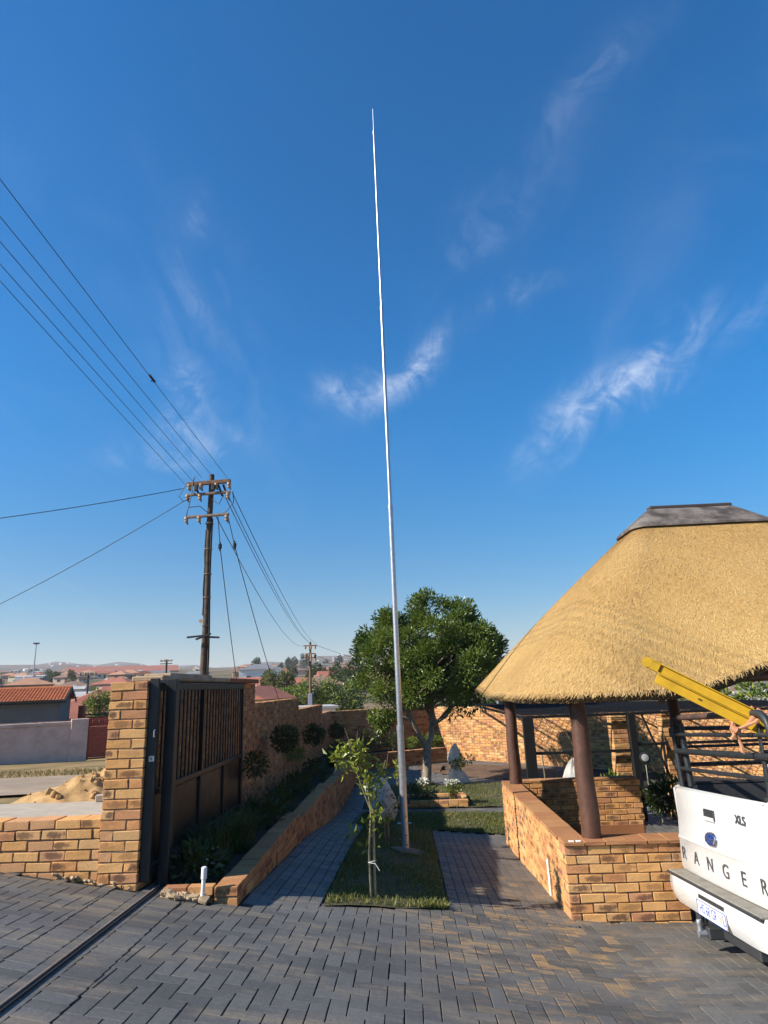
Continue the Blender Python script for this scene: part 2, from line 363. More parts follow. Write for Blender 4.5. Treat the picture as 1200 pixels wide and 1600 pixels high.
def blades_mesh(name, P, h, mat, lean=.5, w=.007):
    n = len(P); a = RNG.random(n)*2*np.pi; H = h*(.4+.9*RNG.random(n)); ln = lean*RNG.random(n)*H
    dx = np.stack([np.cos(a), np.sin(a), 0*a], 1); sx = np.stack([-np.sin(a), np.cos(a), 0*a], 1)
    b = RNG.random(n)*2*np.pi; dd = np.stack([np.cos(b), np.sin(b), 0*b], 1)
    mid = P+dd*(ln*.35)[:, None]+np.array([0, 0, 1])*(H*.6)[:, None]; tip = P+dd*ln[:, None]+np.array([0, 0, 1])*H[:, None]
    V = np.stack([P-sx*w, P+sx*w, mid+sx*w*.7, mid-sx*w*.7, tip], 1).reshape(-1, 3); i = np.arange(n)*5
    patch = (np.sin(P[:, 0]*3.1+1)+np.sin(P[:, 1]*2.3+P[:, 0]*1.7))*.13
    rnd = np.clip(RNG.beta(2, 2.4, n)+patch, 0, 1)
    return np_mesh(name, V, [np.stack([i, i+1, i+2, i+3], 1), np.stack([i+3, i+2, i+4], 1)], mat, {'rnd': np.repeat(rnd, 5)})

# ------------------------------------------------------------------ terrain functions (camera eye is z = 0)
def sstep(a, b, t): t = np.clip((t-a)/(b-a), 0, 1); return t*t*(3-2*t)
def fx(x):
    x = np.asarray(x, float); t = np.clip((x-1.3)/.6, 0, 1)
    mid = .02465-.087*(t-t*t/2)-.018*t*t/2
    return np.where(x < -4, .793+.05*(-4-x), np.where(x < 1.3, -.145*(x-1.47), np.where(x < 1.9, mid, -.02785-.03*(x-1.9))))
def g(x, y):
    x = np.asarray(x, float); y = np.asarray(y, float)
    A = -2.23+fx(x)-.065*(y-7.05); w = sstep(9.5, 16, y)
    return A*(1-w)-2.47*w
def gz(x, y): return float(g(x, y))
def street(x, y): return -1.45-.05*np.clip(np.asarray(y, float)-6, -20, 24)-.012*np.clip(np.asarray(x, float)+4, -30, 30)
PR = [0, 30, 60, 100, 200, 300, 500, 1000, 1500, 2200, 3000, 3600, 4500]
PZ = [-2.2, -2.75, -3.2, -2.6, 1.2, 5.5, 14, 36, 56, 92, 138, 146, 120]
QZ = [-2.2, -3.2, -4.6, -5.6, -8, -10, -12, -4, 20, 66, 130, 140, 120]
HA = [-180, -60, -31, -25.6, -16.8, -11.1, -4.4, 0, 7, 20, 60, 180]; HS_ = [.9, .95, 1.05, 1.03, .78, .90, 1.13, 1.05, .82, .9, 1.0, .9]
def terrain(x, y):
    x = np.asarray(x, float); y = np.asarray(y, float); r = np.hypot(x, y); az = np.degrees(np.arctan2(x, y))
    w = sstep(6, 18, az)*(1-sstep(110, 150, az))
    z = np.interp(r, PR, PZ)*(1-w)+np.interp(r, PR, QZ)*w
    hs = np.interp(az, HA, HS_); z = z*(1+(hs-1)*sstep(900, 2400, r))
    z = z+sstep(1200, 2600, r)*(6*np.sin(az*1.3)+4*np.sin(az*3.1+1)+3*np.sin(az*7+r*.004)+5*np.sin(r*.006+az*.2))
    z = z+sstep(60, 200, r)*(1-sstep(900, 1300, r))*(.5*np.sin(x*.03)+.5*np.sin(y*.023+1))
    near = 1-sstep(25, 55, r); z = z*(1-near)+street(x, y)*near
    lot = ((x > -2.75) & (x < 12) & (y > -8) & (y < 25)) | ((y < 6.2) & (y > -8) & (x > -9) & (x < 12))
    return np.where(lot, np.minimum(z, g(x, y)-.25), z)
def tz(x, y): return float(terrain(x, y))

# ------------------------------------------------------------------ terrain sheet
def build_terrain():
    rs = np.concatenate([np.linspace(.5, 40, 110), np.geomspace(41, 4600, 120)]); az = np.radians(np.arange(0, 361, 1.5))
    A, Rr = np.meshgrid(az, rs); X = Rr*np.sin(A); Y = Rr*np.cos(A); P = np.stack([X, Y, terrain(X, Y)], -1)
    m = bpy.data.materials.new('veld_ground'); m.use_nodes = True; n = N(m.node_tree); pos = n.add('ShaderNodeNewGeometry').outputs['Position']
    dist = n.vmath('LENGTH', pos)
    near = n.mix(n.step(n.noise(pos, .5, 5), .4, .65), (.30, .205, .10), (.17, .13, .062))
    town = n.mix(n.step(n.noise(pos, .03, 6, .7), .42, .6), (.20, .14, .085), (.085, .085, .045))
    hill = n.mix(n.step(n.noise(pos, .006, 7, .65), .40, .62), (.14, .085, .058), (.075, .062, .040))
    hill = n.mix(n.step(n.noise(pos, .035, 5, .7), .50, .66), hill, (.045, .05, .032))
    c = n.mix(n.step(dist, 40, 90), near, town); c = n.mix(n.step(dist, 900, 1900), c, hill)
    b = n.add('ShaderNodeBsdfPrincipled', {'Base Color': c}); b.inputs['Roughness'].default_value = .97; b.inputs['Specular IOR Level'].default_value = .1
    bp = n.add('ShaderNodeBump', {'Height': n.noise(pos, 9, 6, .7)}); bp.inputs['Strength'].default_value = .5; bp.inputs['Distance'].default_value = .05
    n.l.new(bp.outputs[0], b.inputs['Normal']); n.l.new(b.outputs[0], n.add('ShaderNodeOutputMaterial').inputs[0])
    o = MB().grid(P.transpose(1, 0, 2)).build('terrain', m, smooth=True)
    o.data.flip_normals() if o.data.polygons[len(o.data.polygons)//2].normal.z < 0 else None
    tag(o, kind='structure')
build_terrain()

def sheet(name, x0, x1, y0, y1, zf, mat, step=.25, dz=0.0, kind='structure'):
    xs = np.linspace(x0, x1, max(2, int((x1-x0)/step)+1)); ys = np.linspace(y0, y1, max(2, int((y1-y0)/step)+1))
    X, Y = np.meshgrid(xs, ys, indexing='ij'); o = MB().grid(np.stack([X, Y, zf(X, Y)+dz], -1)).build(name, mat, smooth=True)
    return tag(o, kind=kind)

# ------------------------------------------------------------------ bricks and walls
BL, BH, JT = .220, .0715, .012
VAR = {}
def brick_variant(L, T, H, v, mat, key=''):
    k = (round(L, 3), round(T, 3), round(H, 3), v, mat.name, key)
    if k not in VAR:
        rg = np.random.default_rng(abs(hash((round(L*1000), v, round(T*1000)))) % 2**31)
        V, Tq, Q = cbox((L/2, T/2, H/2), .0022 if key == 'paver' else .0038); bl = V/np.array([L, T, H])
        V = V+rg.normal(size=V.shape)*(.0005 if key == 'paver' else .0020)
        VAR[k] = (V, [Tq, Q], bl, rg.random()); 
    return k, VAR[k]
MESHC = {}
def brick_mesh(k, mat):
    if k not in MESHC:
        V, F, bl, r = VAR[k]; MESHC[k] = np_mesh('brick', V, F, mat, {'rnd': np.full(len(V), r), 'bl': bl})
    return MESHC[k]
def lay_bricks(specs, parent, mat, n_ind=300, name='brick', rest='bricks_beyond', score=None):
    """specs: (x,y,z,angle,L,T,H); nearest ones separate objects, the rest one joined part"""
    def vis(s):
        p = np.array(s[:3]); d = p@AF; px = 600+1000*(p@AR)/max(d, .1); py = 800-1000*(p@AU)/max(d, .1)
        out = d <= .2 or px < -20 or px > 1220 or py > 1620
        return (1 if out else 0, np.linalg.norm(p))
    specs = sorted(specs, key=vis)
    nv = 14
    for i, s in enumerate(specs[:n_ind]):
        k, _ = brick_variant(s[4], s[5], s[6], random.randrange(nv), mat, name)
        o = bpy.data.objects.new(name, brick_mesh(k, mat)); COL.objects.link(o); o.parent = parent
        if parent.type == 'EMPTY': o.matrix_parent_inverse = parent.matrix_basis.inverted()
        o.location = s[:3]; o.rotation_euler = (s[7] if len(s) > 7 else 0, s[8] if len(s) > 8 else 0, s[3])
    rs = specs[n_ind:]
    if rs:
        Vs, Ts, Qs, Rn, Bl = [], [], [], [], []; n = 0
        for s in rs:
            k, (V, F, bl, r) = brick_variant(s[4], s[5], s[6], random.randrange(nv), mat, name)
            c, sn = math.cos(s[3]), math.sin(s[3])
            if len(s) > 7:
                e = np.array(Matrix.Rotation(s[8], 3, 'Y') @ Matrix.Rotation(s[7], 3, 'X')); V = V@e.T
            W_ = np.stack([V[:, 0]*c-V[:, 1]*sn, V[:, 0]*sn+V[:, 1]*c, V[:, 2]], 1)+np.array(s[:3])
            Vs.append(W_); Ts.append(F[0]+n); Qs.append(F[1]+n); n += len(V); Rn.append(np.full(len(V), random.random())); Bl.append(bl)
        me = np_mesh(rest, np.vstack(Vs), [np.vstack(Ts), np.vstack(Qs)], mat, {'rnd': np.concatenate(Rn), 'bl': np.vstack(Bl)})
        tag(obj(rest, me, parent), kind='stuff')

def wall_specs(p0, p1, tops, T, zbot, mb, off=0.0, bl=BL):
    """tops: list of (s0, s1, ztop). returns brick specs; adds the mortar core to mb"""
    p0 = np.array(p0, float); p1 = np.array(p1, float); L = np.linalg.norm(p1-p0); d = (p1-p0)/L; ang = math.atan2(d[1], d[0]); out = []
    for s0, s1, zt in tops:
        k = 0
        while True:
            zc = zt-.006-BH/2-k*.085
            st = s0-((off if k % 2 == 0 else off+.116) % .232)
            low = False
            while st < s1-.01:
                a, b = max(st, s0), min(st+bl, s1); st += .232
                if b-a < .03: continue
                c = p0+d*(a+b)/2
                if zc+.05 < zbot(c[0], c[1]): continue
                low = True
                out.append((c[0]+random.gauss(0, .0018), c[1]+random.gauss(0, .0018), zc+random.gauss(0, .0016), ang+random.gauss(0, .004), round((b-a)/.02)*.02 if b-a < bl-.005 else bl, T, BH))
            if not low or k > 60: break
            k += 1
        zmin = zt-k*.085-.1
        ca = p0+d*(s0+.006); cb = p0+d*(s1-.006); mid = (ca+cb)/2
        mb.box((mid[0], mid[1], (zt-.012+zmin)/2), (s1-s0-.012, T-.020, zt-.012-zmin), Matrix.Rotation(ang, 3, 'Z'), .002)
    return out

# ------------------------------------------------------------------ driveway, pavers, gate track
U = .108
def track_x(y): return -2.285+(6.1-y)*.062
drive = sheet('driveway', -9, 12, -1.0, 6.9, g, M_JOINT, .3, -.012)
def tilt(x, y):
    e = .05; return math.atan((gz(x, y+e)-gz(x, y-e))/(2*e)), -math.atan((gz(x+e, y)-gz(x-e, y))/(2*e))
def grass_edge_y(x): return 6.36+.40*(x+.84)          # front edge of the lawn strip
def in_paved_drive(x, y):
    if y > 6.07 and x < -2.45: return False
    if y > 5.98 and -2.45 <= x < -1.5: return False
    if y > 7.1 and x > 1.47: return False
    if -.84 < x < .30: return y < grass_edge_y(x)+.08
    if x <= -.84: return y < 6.40
    return y < (7.1 if x > 1.47 else 6.80)
def build_pavers():
    sp = []
    for i in range(-80, 90):
        for j in range(-4, 70):
            k = (i-j) % 4
            if k == 0: cx, cy, lx, ly = (i+1)*U, (j+.5)*U, 2*U, U
            elif k == 3: cx, cy, lx, ly = (i+.5)*U, (j+1)*U, U, 2*U
            else: continue
            cy += .3
            if cy < 2.4 and random.random() < 2: continue
            if not in_paved_drive(cx, cy): continue
            tx = track_x(cy)
            l_, r_ = cx-lx/2, cx+lx/2
            if l_ < tx-.305 < r_: r_ = tx-.305
            if l_ < tx+.305 < r_: l_ = tx+.305
            if (tx-.3 < (l_+r_)/2 < tx+.3) or r_-l_ < .02: continue
            cx, lx = (l_+r_)/2, r_-l_
            if cx < -7.5 or cx > 7: continue
            a, b = tilt(cx, cy); L, T = (lx-.006, ly-.0006)
            sp.append((cx+random.gauss(0, .0008), cy, gz(cx, cy)-.019+random.gauss(0, .0006), 0.0, L, T, .038, a, b))
    # one header row of pavers on each side of the track
    for sd in (-1, 1):
        y = 2.5
        while y < 6.0:
            cx = track_x(y)+sd*.195; a, b = tilt(cx, y)
            sp.append((cx, y, gz(cx, y)-.019+random.gauss(0, .001), -.062, 2*U-.006, U-.002, .038, a, b)); y += U
    lay_bricks(sp, drive, M_PAVER, 300, 'paver', 'pavers_beyond')
build_pavers()
def build_track():
    t = thing('gate_track', 'thin steel rail set in a worn concrete strip across the drive to the gate', 'gate track', (track_x(6), 6.0, gz(track_x(6), 6)))
    ys = np.linspace(2.2, 6.55, 30)
    for nm, off, w, h, m in (('concrete_strip', 0, .175, .0, M_PAVER), ('rail', .0, .016, .012, M_GREYARM), ('rail_lip', .03, .012, .004, M_BLACK)):
        mb = MB()
        for a, b in zip(ys[:-1], ys[1:]):
            z0 = .004+h
            p = [(track_x(a)+off, a, gz(track_x(a), a)+z0-.015), (track_x(b)+off, b, gz(track_x(b), b)+z0-.015)]
            mb.beam(p[0], p[1], w, .03 if nm != 'concrete_strip' else .02, .002, up=(.145, .065, 1))
        mb.build(nm, m, t)
build_track()

# ------------------------------------------------------------------ garden: paths, lawns, soil
garden = sheet('garden_path', -2.6, 9.0, 6.85, 25.5, g, M_JOINT, .4, -.016)
side = sheet('garden_path', -2.6, -.84, 6.3, 6.85, g, M_JOINT, .3, -.014)
def soil_in(x, y):
    # round bed along the oblique back wall
    u = (x-2.4)*.7071-(y-19.9)*.7071; v = (x-2.4)*.7071+(y-19.9)*.7071
    return (u/2.9)**2+(v/1.25)**2 < 1
LAWNS = [(-.84, .28, 6.36, 12.2), (-1.02, 2.1, 12.2, 14.10), (-1.0, 3.4, 14.62, 17.75)]
def on_lawn(x, y):
    for x0, x1, y0, y1 in LAWNS:
        if x0 < x < x1 and y0 < y < y1 and (y > 6.9 or y > grass_edge_y(x)): return True
    return False
def build_paths():
    sp = []
    def fill(x0, x1, y0, y1, along_y=True, cond=None):
        lx, ly = (U, 2*U) if along_y else (2*U, U); r = 0
        xs = np.arange(x0+lx/2, x1-lx/2+.02, lx)
        for ix, x in enumerate(xs):
            y = y0+ly/2-(ly/2 if (ix % 2 and along_y) else 0)
            while y < y1:
                if y > y0-.02 and (cond is None or cond(x, y)):
                    a, b = tilt(x, y); sp.append((x, y, gz(x, y)-.019+random.gauss(0, .001), 0, lx-.006, ly-.004, .038, a, b))
                y += ly
    fill(-1.52, -.84, 6.38, 14.1); fill(.30, 1.47, 6.82, 12.2); fill(-1.52, 2.1, 14.12, 14.6, False)
    fill(-1.52, -1.02, 14.6, 17.8); fill(-1.5, 4.6, 17.77, 23.5, False, lambda x, y: (not soil_in(x, y)) and x+y < 25.0 and y < 23.3+.3*x)
    fill(3.75, 5.6, 10.9, 14.5); fill(1.48, 2.1, 11.5, 12.2)
    lay_bricks(sp, garden, M_PAVER, 120, 'paver', 'pavers_beyond')
build_paths()
GR = []
def build_lawn():
    for x0, x1, y0, y1 in LAWNS:
        if y0 < 7:
            xs = np.linspace(x0, x1, 6); P = []
            for x in xs:
                ys = np.linspace(grass_edge_y(x), y1, 24); P.append([(x, y, gz(x, y)+.012+.012*math.sin(x*9)*math.sin(y*7)) for y in ys])
            o = MB().grid(P).build('lawn', M_LAWN, smooth=True)
        else:
            o = sheet('lawn', x0, x1, y0, y1, lambda X, Y: g(X, Y)+.012*np.sin(X*9)*np.sin(Y*7), M_LAWN, .2, .012)
        tag(o, kind='structure')
    n = 30000; pts = []
    dens = [(LAWNS[0], 15000), (LAWNS[1], 17000), (LAWNS[2], 16000)]
    for (x0, x1, y0, y1), k in dens:
        X = x0+RNG.random(k)*(x1-x0); Y = y0+RNG.random(k)*(y1-y0)
        cl = np.sin(X*5.3)+np.sin(Y*4.1+X*2)+np.sin(X*11-Y*7)*.7
        keep = (RNG.random(k) < np.clip(.62+.28*cl, .15, 1)) & ((Y > 7.3) | (Y > 6.36+.40*(X+.84)+.02))
        X, Y = X[keep], Y[keep]; pts.append(np.stack([X, Y, g(X, Y)+.01], 1))
    # thicker tufts on the lit front edge of the strip
    X = .0+RNG.random(350)*.29; Y = 6.36+.40*(X+.84)+RNG.random(350)**2*.25; pts.append(np.stack([X, Y, g(X, Y)+.01], 1))
    for (x0, x1, y0, y1) in LAWNS:
        for k in range(420):
            e = random.random(); dd = random.gauss(0, .035); sd = random.randrange(4)
            if sd < 2: y = max(y0, 6.5)+(y1-max(y0, 6.5))*e; x = (x0, x1)[sd]+dd
            else:
                x = x0+(x1-x0)*e; y = y1+dd if sd == 2 else (grass_edge_y(x)+abs(dd) if y0 < 7 else y0+dd)
                if sd == 3 and y0 < 7 and x < 0 and e < .9: continue
            if x < 1.44: pts.append(np.array([[x, y, gz(x, y)+.002]]))
    P = np.vstack(pts)
    n_ = 260; lx = -.8+RNG.random(n_)*2.2; ly = 6.9+RNG.random(n_)*10; LP = np.stack([lx, ly, g(lx, ly)+.03], 1); LP = LP[[on_lawn(a, b) for a, b in zip(lx, ly)]]; lx = LP[:, 0]
    tag(obj('leaf_litter', leaves_mesh('leaf_litter', LP, .06, L_DRY, D=np.stack([np.cos(lx*40), np.sin(lx*40), 0*lx], 1), up=0)), 'dry brown fallen leaves scattered over the lawn', 'leaves', kind='stuff')
    tag(obj('grass', blades_mesh('grass', P, .045, L_GRASS, 1.1, .005)), 'short patchy green and straw grass growing on the garden lawns', 'grass', kind='stuff')
    # soil bed
    a = np.linspace(0, 2*np.pi, 49); rr = np.linspace(0, 1, 9); PP = []
    for r in rr:
        row = []
        for t in a:
            u, v = 2.9*r*math.cos(t), 1.25*r*math.sin(t); x = 2.4+(u+v)*.7071; y = 19.9+(v-u)*.7071
            row.append((x, y, gz(x, y)+.03*(1-r**4)+.012*math.sin(x*5)*math.sin(y*6)+.004))
        PP.append(row)
    tag(MB().grid(PP).build('soil_bed', M_SOIL, smooth=True), kind='structure')
build_lawn()

# ------------------------------------------------------------------ boundary walls
def build_walls():
    # gate pillar
    t = thing('gate_pillar', 'square yellow face brick pillar beside the open steel gate', 'pillar', (-2.6, 6.28, gz(-2.6, 6.28))); mb = MB(); sp = []
    zt = .14
    for k in range(21):
        z = zt-.006-BH/2-k*.085; x0, x1 = -2.775, -2.425
        L = [(x0, .232)] if k % 2 == 0 else [(x0, .116)]
        first = L[0][1]
        for a, b in ((x0, x0+first-.010), (x0+first, x1)):
            sp.append(((a+b)/2, 6.275+random.gauss(0, .002), z, random.gauss(0, .006), b-a, .345, BH+.002))
    mb.box((-2.600, 6.275, -.85), (.337, .333, 1.94), None, .002); mb.build('mortar', M_MORTAR, t); lay_bricks(sp, t, M_BRICK, 300)
    # footing
    f = MB(); 
    for i in range(22): f.box((-3.15+i*.032, 6.105+random.gauss(0, .016), gz(-3.15+i*.032, 6.07)+random.random()**2*.03), (.02+.05*random.random(), .03, .012+.015*random.random()), Matrix.Rotation(random.random()*3, 3, (.3, .4, 1)), .008)
    f.build('mortar_spill', M_SLAB, t)
    # low wall left of it
    t = thing('low_wall', 'low yellow face brick wall with chipped bottom course, joined to the gate pillar', 'wall', (-4.5, 6.2, gz(-4.5, 6.2))); mb = MB()
    sp = wall_specs((-7.5, 6.23), (-2.78, 6.23), [(0, 4.72, -1.03)], .22, g, mb, .1); mb.build('mortar', M_MORTAR, t); lay_bricks(sp, t, M_BRICK, 300)
    # tall stepped boundary wall
    t = thing('boundary_wall', 'tall shaded brick garden wall stepping down behind the steel gate', 'wall', (-2.76, 9.0, gz(-2.76, 9))); mb = MB()
    sp = wall_specs((-2.70, 6.46), (-2.70, 22.1), [(0, 4.72, .14), (4.72, 9.2, -.17), (9.2, 13.45, -.425), (13.45, 15.64, -.68)], .22, lambda x, y: max(gz(x, y), -9), mb)
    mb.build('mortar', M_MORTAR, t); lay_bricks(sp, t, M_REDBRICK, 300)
    cp = MB(); pr = [(6.75, .0), (7.6, .06), (8.6, .05), (9.4, .045)]
    cp.box((-2.70, 8.08, .175), (.34, 2.6, .06), None, .02); cp.box((-2.70, 7.8, .21), (.30, 1.5, .05), None, .024)
    cp.build('concrete_capping', M_SLAB, t)
    MB().box((-2.70, 10.29, .175), (.34, 1.78, .065), None, .01).build('clay_capping', M_COPE, t)
    # rear wall: shaded stretch and sunlit oblique stretch
    t = thing('rear_wall', 'shaded stretch of brick wall closing the far left corner of the garden', 'wall', (-.9, 23.7, -2.47)); mb = MB()
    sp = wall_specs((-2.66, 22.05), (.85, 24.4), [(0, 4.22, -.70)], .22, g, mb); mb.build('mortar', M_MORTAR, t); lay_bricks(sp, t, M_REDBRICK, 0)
    t = thing('rear_wall', 'long sunlit yellow brick wall running behind the gazebo and wire cage', 'wall', (5, 20.1, -2.47)); mb = MB()
    sp = wall_specs((.92, 24.35), (13.9, 11.4), [(0, 18.2, -.745)], .22, g, mb); mb.build('mortar', M_MORTAR, t); lay_bricks(sp, t, M_BRICK, 300)
build_walls()

# planter along the left wall and in the far corner
def build_planters():
    t = thing('planter_wall', 'low shaded brick planter wall stepping down along the left path', 'planter', (-1.63, 9, gz(-1.63, 9))); mb = MB()
    sp = wall_specs((-1.63, 6.05), (-1.63, 22.0), [(0, 3.35, -1.585), (3.35, 6.7, -1.67), (6.7, 15.95, -1.755)], .20, g, mb)
    sp += [(-1.85, 6.1, -1.62, 0, BL, .1, BH), (-2.07, 6.1, -1.62, 0, .20, .1, BH), (-1.85, 6.1, -1.71, 0, BL, .1, BH)]
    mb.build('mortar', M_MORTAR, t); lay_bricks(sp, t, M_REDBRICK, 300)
    wd = MB()
    for y in (7.75, 9.15, 9.8): wd.box((-1.527, y, gz(-1.53, y)+.06), (.006, .03, .16), None, .001)
    wd.build('weep_slot', M_BLACK, t)
    sheet('planter_soil', -2.66, -1.72, 6.15, 22.6, lambda X, Y: np.where(Y < 9.4, -1.66, np.where(Y < 12.75, -1.75, -1.83))+.02*np.sin(X*9+Y*5), M_DSOIL, .3)
    t = thing('planter_wall', 'low brick planter wall in the far corner behind the round soil bed', 'planter', (0, 22.4, -2.47)); mb = MB()
    sp = wall_specs((-1.55, 21.4), (1.15, 22.75), [(0, 3.02, -2.0)], .20, g, mb); mb.build('mortar', M_MORTAR, t); lay_bricks(sp, t, M_REDBRICK, 0)
    P = [[(-1.55, 21.5, -2.08), (-2.5, 23.0, -2.06)], [(.0, 22.25, -2.08), (-.4, 23.7, -2.06)], [(1.1, 22.85, -2.08), (.8, 24.1, -2.06)]]
    tag(MB().grid(P).build('planter_soil', M_DSOIL), kind='structure')
    # brick edged flower bed
    t = thing('flower_bed_edging', 'small rectangular flower bed edged with one row of yellow bricks', 'flower bed', (.42, 15.2, -2.47)); sp = []
    x0, x1, y0, y1 = -.29, 1.13, 14.72, 15.75
    for k in range(7):
        for dz in (0, .07): 
            if dz == 0 or k > 0: sp.append((x0+.11+k*.205, y0, gz(.4, y0)+.03+dz, 0, .195, .10, .07))
        sp.append((x0+.11+k*.205, y1, gz(.4, y1)+.05, 0, .195, .10, .09))
    for k in range(5):
        for x in (x0, x1): sp.append((x, y0+.1+k*.2, gz(.4, y0)+.05, math.pi/2, .19, .10, .09))
    lay_bricks(sp, t, M_BRICK, 60)
    MB().box((.42, 15.23, gz(.4, 15.2)+.02), (1.36, .98, .05), None, .01).build('bed_soil', M_DSOIL, t)
build_planters()

# ------------------------------------------------------------------ sliding gate
def build_gate():
    X = -2.375; y0, y1 = 6.16, 9.45; zt, zm, zb = .115, -.845, -1.50
    t = thing('sliding_gate', 'dark steel sliding gate with upright bars over sheet panels, slid open along the wall', 'gate', (X, 7.8, gz(X, 7.8)))
    fr = MB()
    fr.beam((X, y0, zt-.03), (X, y1, zt-.03), .05, .07); fr.beam((X, y0, zb), (X, y1, zb), .05, .09)
    fr.beam((X, y0+.02, zb), (X, y0+.02, zt), .06, .04, up=(1, 0, 0)); fr.beam((X, y1-.02, zb), (X, y1-.02, zt), .05, .05, up=(1, 0, 0))
    fr.build('frame', M_STEEL, t)
    MB().box((X, y0-.004, -.70), (.085, .035, 1.72), None, .004).build('end_plate', M_STEEL, t)
    MB().beam((X, y0, zm), (X, y1, zm), .045, .05).build('middle_rail', M_STEELP, t)
    for y in (6.62, 7.62): MB().beam((X, y, zb), (X, y, zt-.05), .05, .05, up=(1, 0, 0)).build('upright', M_STEELP, t)
    y = y0+.12
    while y < y1-.06:
        if min(abs(y-6.62), abs(y-7.62)) > .045: MB().beam((X, y, zm), (X, y, zt-.05), .03, .016, .002, up=(1, 0, 0)).build('bar', M_STEEL, t)
        y += .118
    for a, b in ((6.2, 6.6), (6.66, 7.6), (7.66, 8.55), (8.62, 9.41)):
        MB().box((X-.008, (a+b)/2, (zb+zm)/2), (.006, b-a-.03, zm-zb-.08), None, .001).build('sheet_panel', M_STEELP, t)
        MB().beam((X+.005, b-.01, zb), (X+.005, b-.01, zm), .04, .03, up=(1, 0, 0)).build('panel_upright', M_STEEL, t)
    lk = MB().box((X+.01, y0-.024, -.55), (.05, .012, .05), None, .003).build('lock_plate', M_GALV, t)
    MB().box((X+.01, y0-.032, -.55), (.012, .008, .014), None, .001).build('keyhole', M_BLACK, lk)
    MB().tube([(X+.03, y0-.02, -.36), (X+.03, y0-.05, -.36), (X+.03, y0-.05, -.31), (X+.03, y0-.03, -.30)], .006, 6).build('hook', M_GALV, t)
    # guide post
    t = thing('gate_post', 'dark square steel guide post standing in front of the gate', 'post', (-2.27, 6.36, gz(-2.27, 6.36)))
    MB().box((-2.275, 6.36, -.78), (.10, .10, 1.86), None, .006).build('post', M_STEEL, t)
    MB().box((-2.34, 6.36, .125), (.22, .08, .05), None, .004).build('guide_bracket', M_STEEL, t)
    # rubble and white pipe
    rb = MB(); 
    rb.box((-1.97, 6.02, gz(-1.97, 6.02)), (.40, .10, .05), Matrix.Rotation(.1, 3, 'Y'), .02)
    for i in range(190):
        x = -2.16+random.random()*.38; y = 5.96+random.random()*.14; s = .008+random.random()**3*.04
        rb.box((x, y, gz(x, y)+s*.2+.012+.015*random.random()), (s*1.8, s*1.4, s*.6), Matrix.Rotation(random.random()*3, 3, (random.random()*.4, random.random()*.4, 1)), s*.08)
    o = rb.build('mortar_rubble', M_SLAB); tag(o, 'crumbled sandy mortar rubble at the foot of the gate post', 'rubble', kind='stuff')
    t = thing('standpipe', 'short upright white plastic pipe with a cap beside the planter corner', 'pipe', (-1.81, 6.0, gz(-1.81, 6)))
    MB().tube([(-1.817, 6.0, -1.75), (-1.81, 6.0, -1.60), (-1.806, 6.0, -1.50)], .017, 12).build('pipe', M_WHITE, t, True)
    MB().tube([(-1.806, 6.0, -1.51), (-1.804, 6.0, -1.425), (-1.804, 6.0, -1.418)], [.024, .024, .017], 12).build('cap', M_WHITE, t, True)
    o = MB().beam((-1.89, 7.0, -1.75), (-1.895, 7.0, -1.53), .022, .018).build('plant_stake', principled('green_plastic', (.02, .13, .10), .5)); tag(o, 'small green plastic stake stuck in the planter near the white pipe', 'stake')
build_gate()

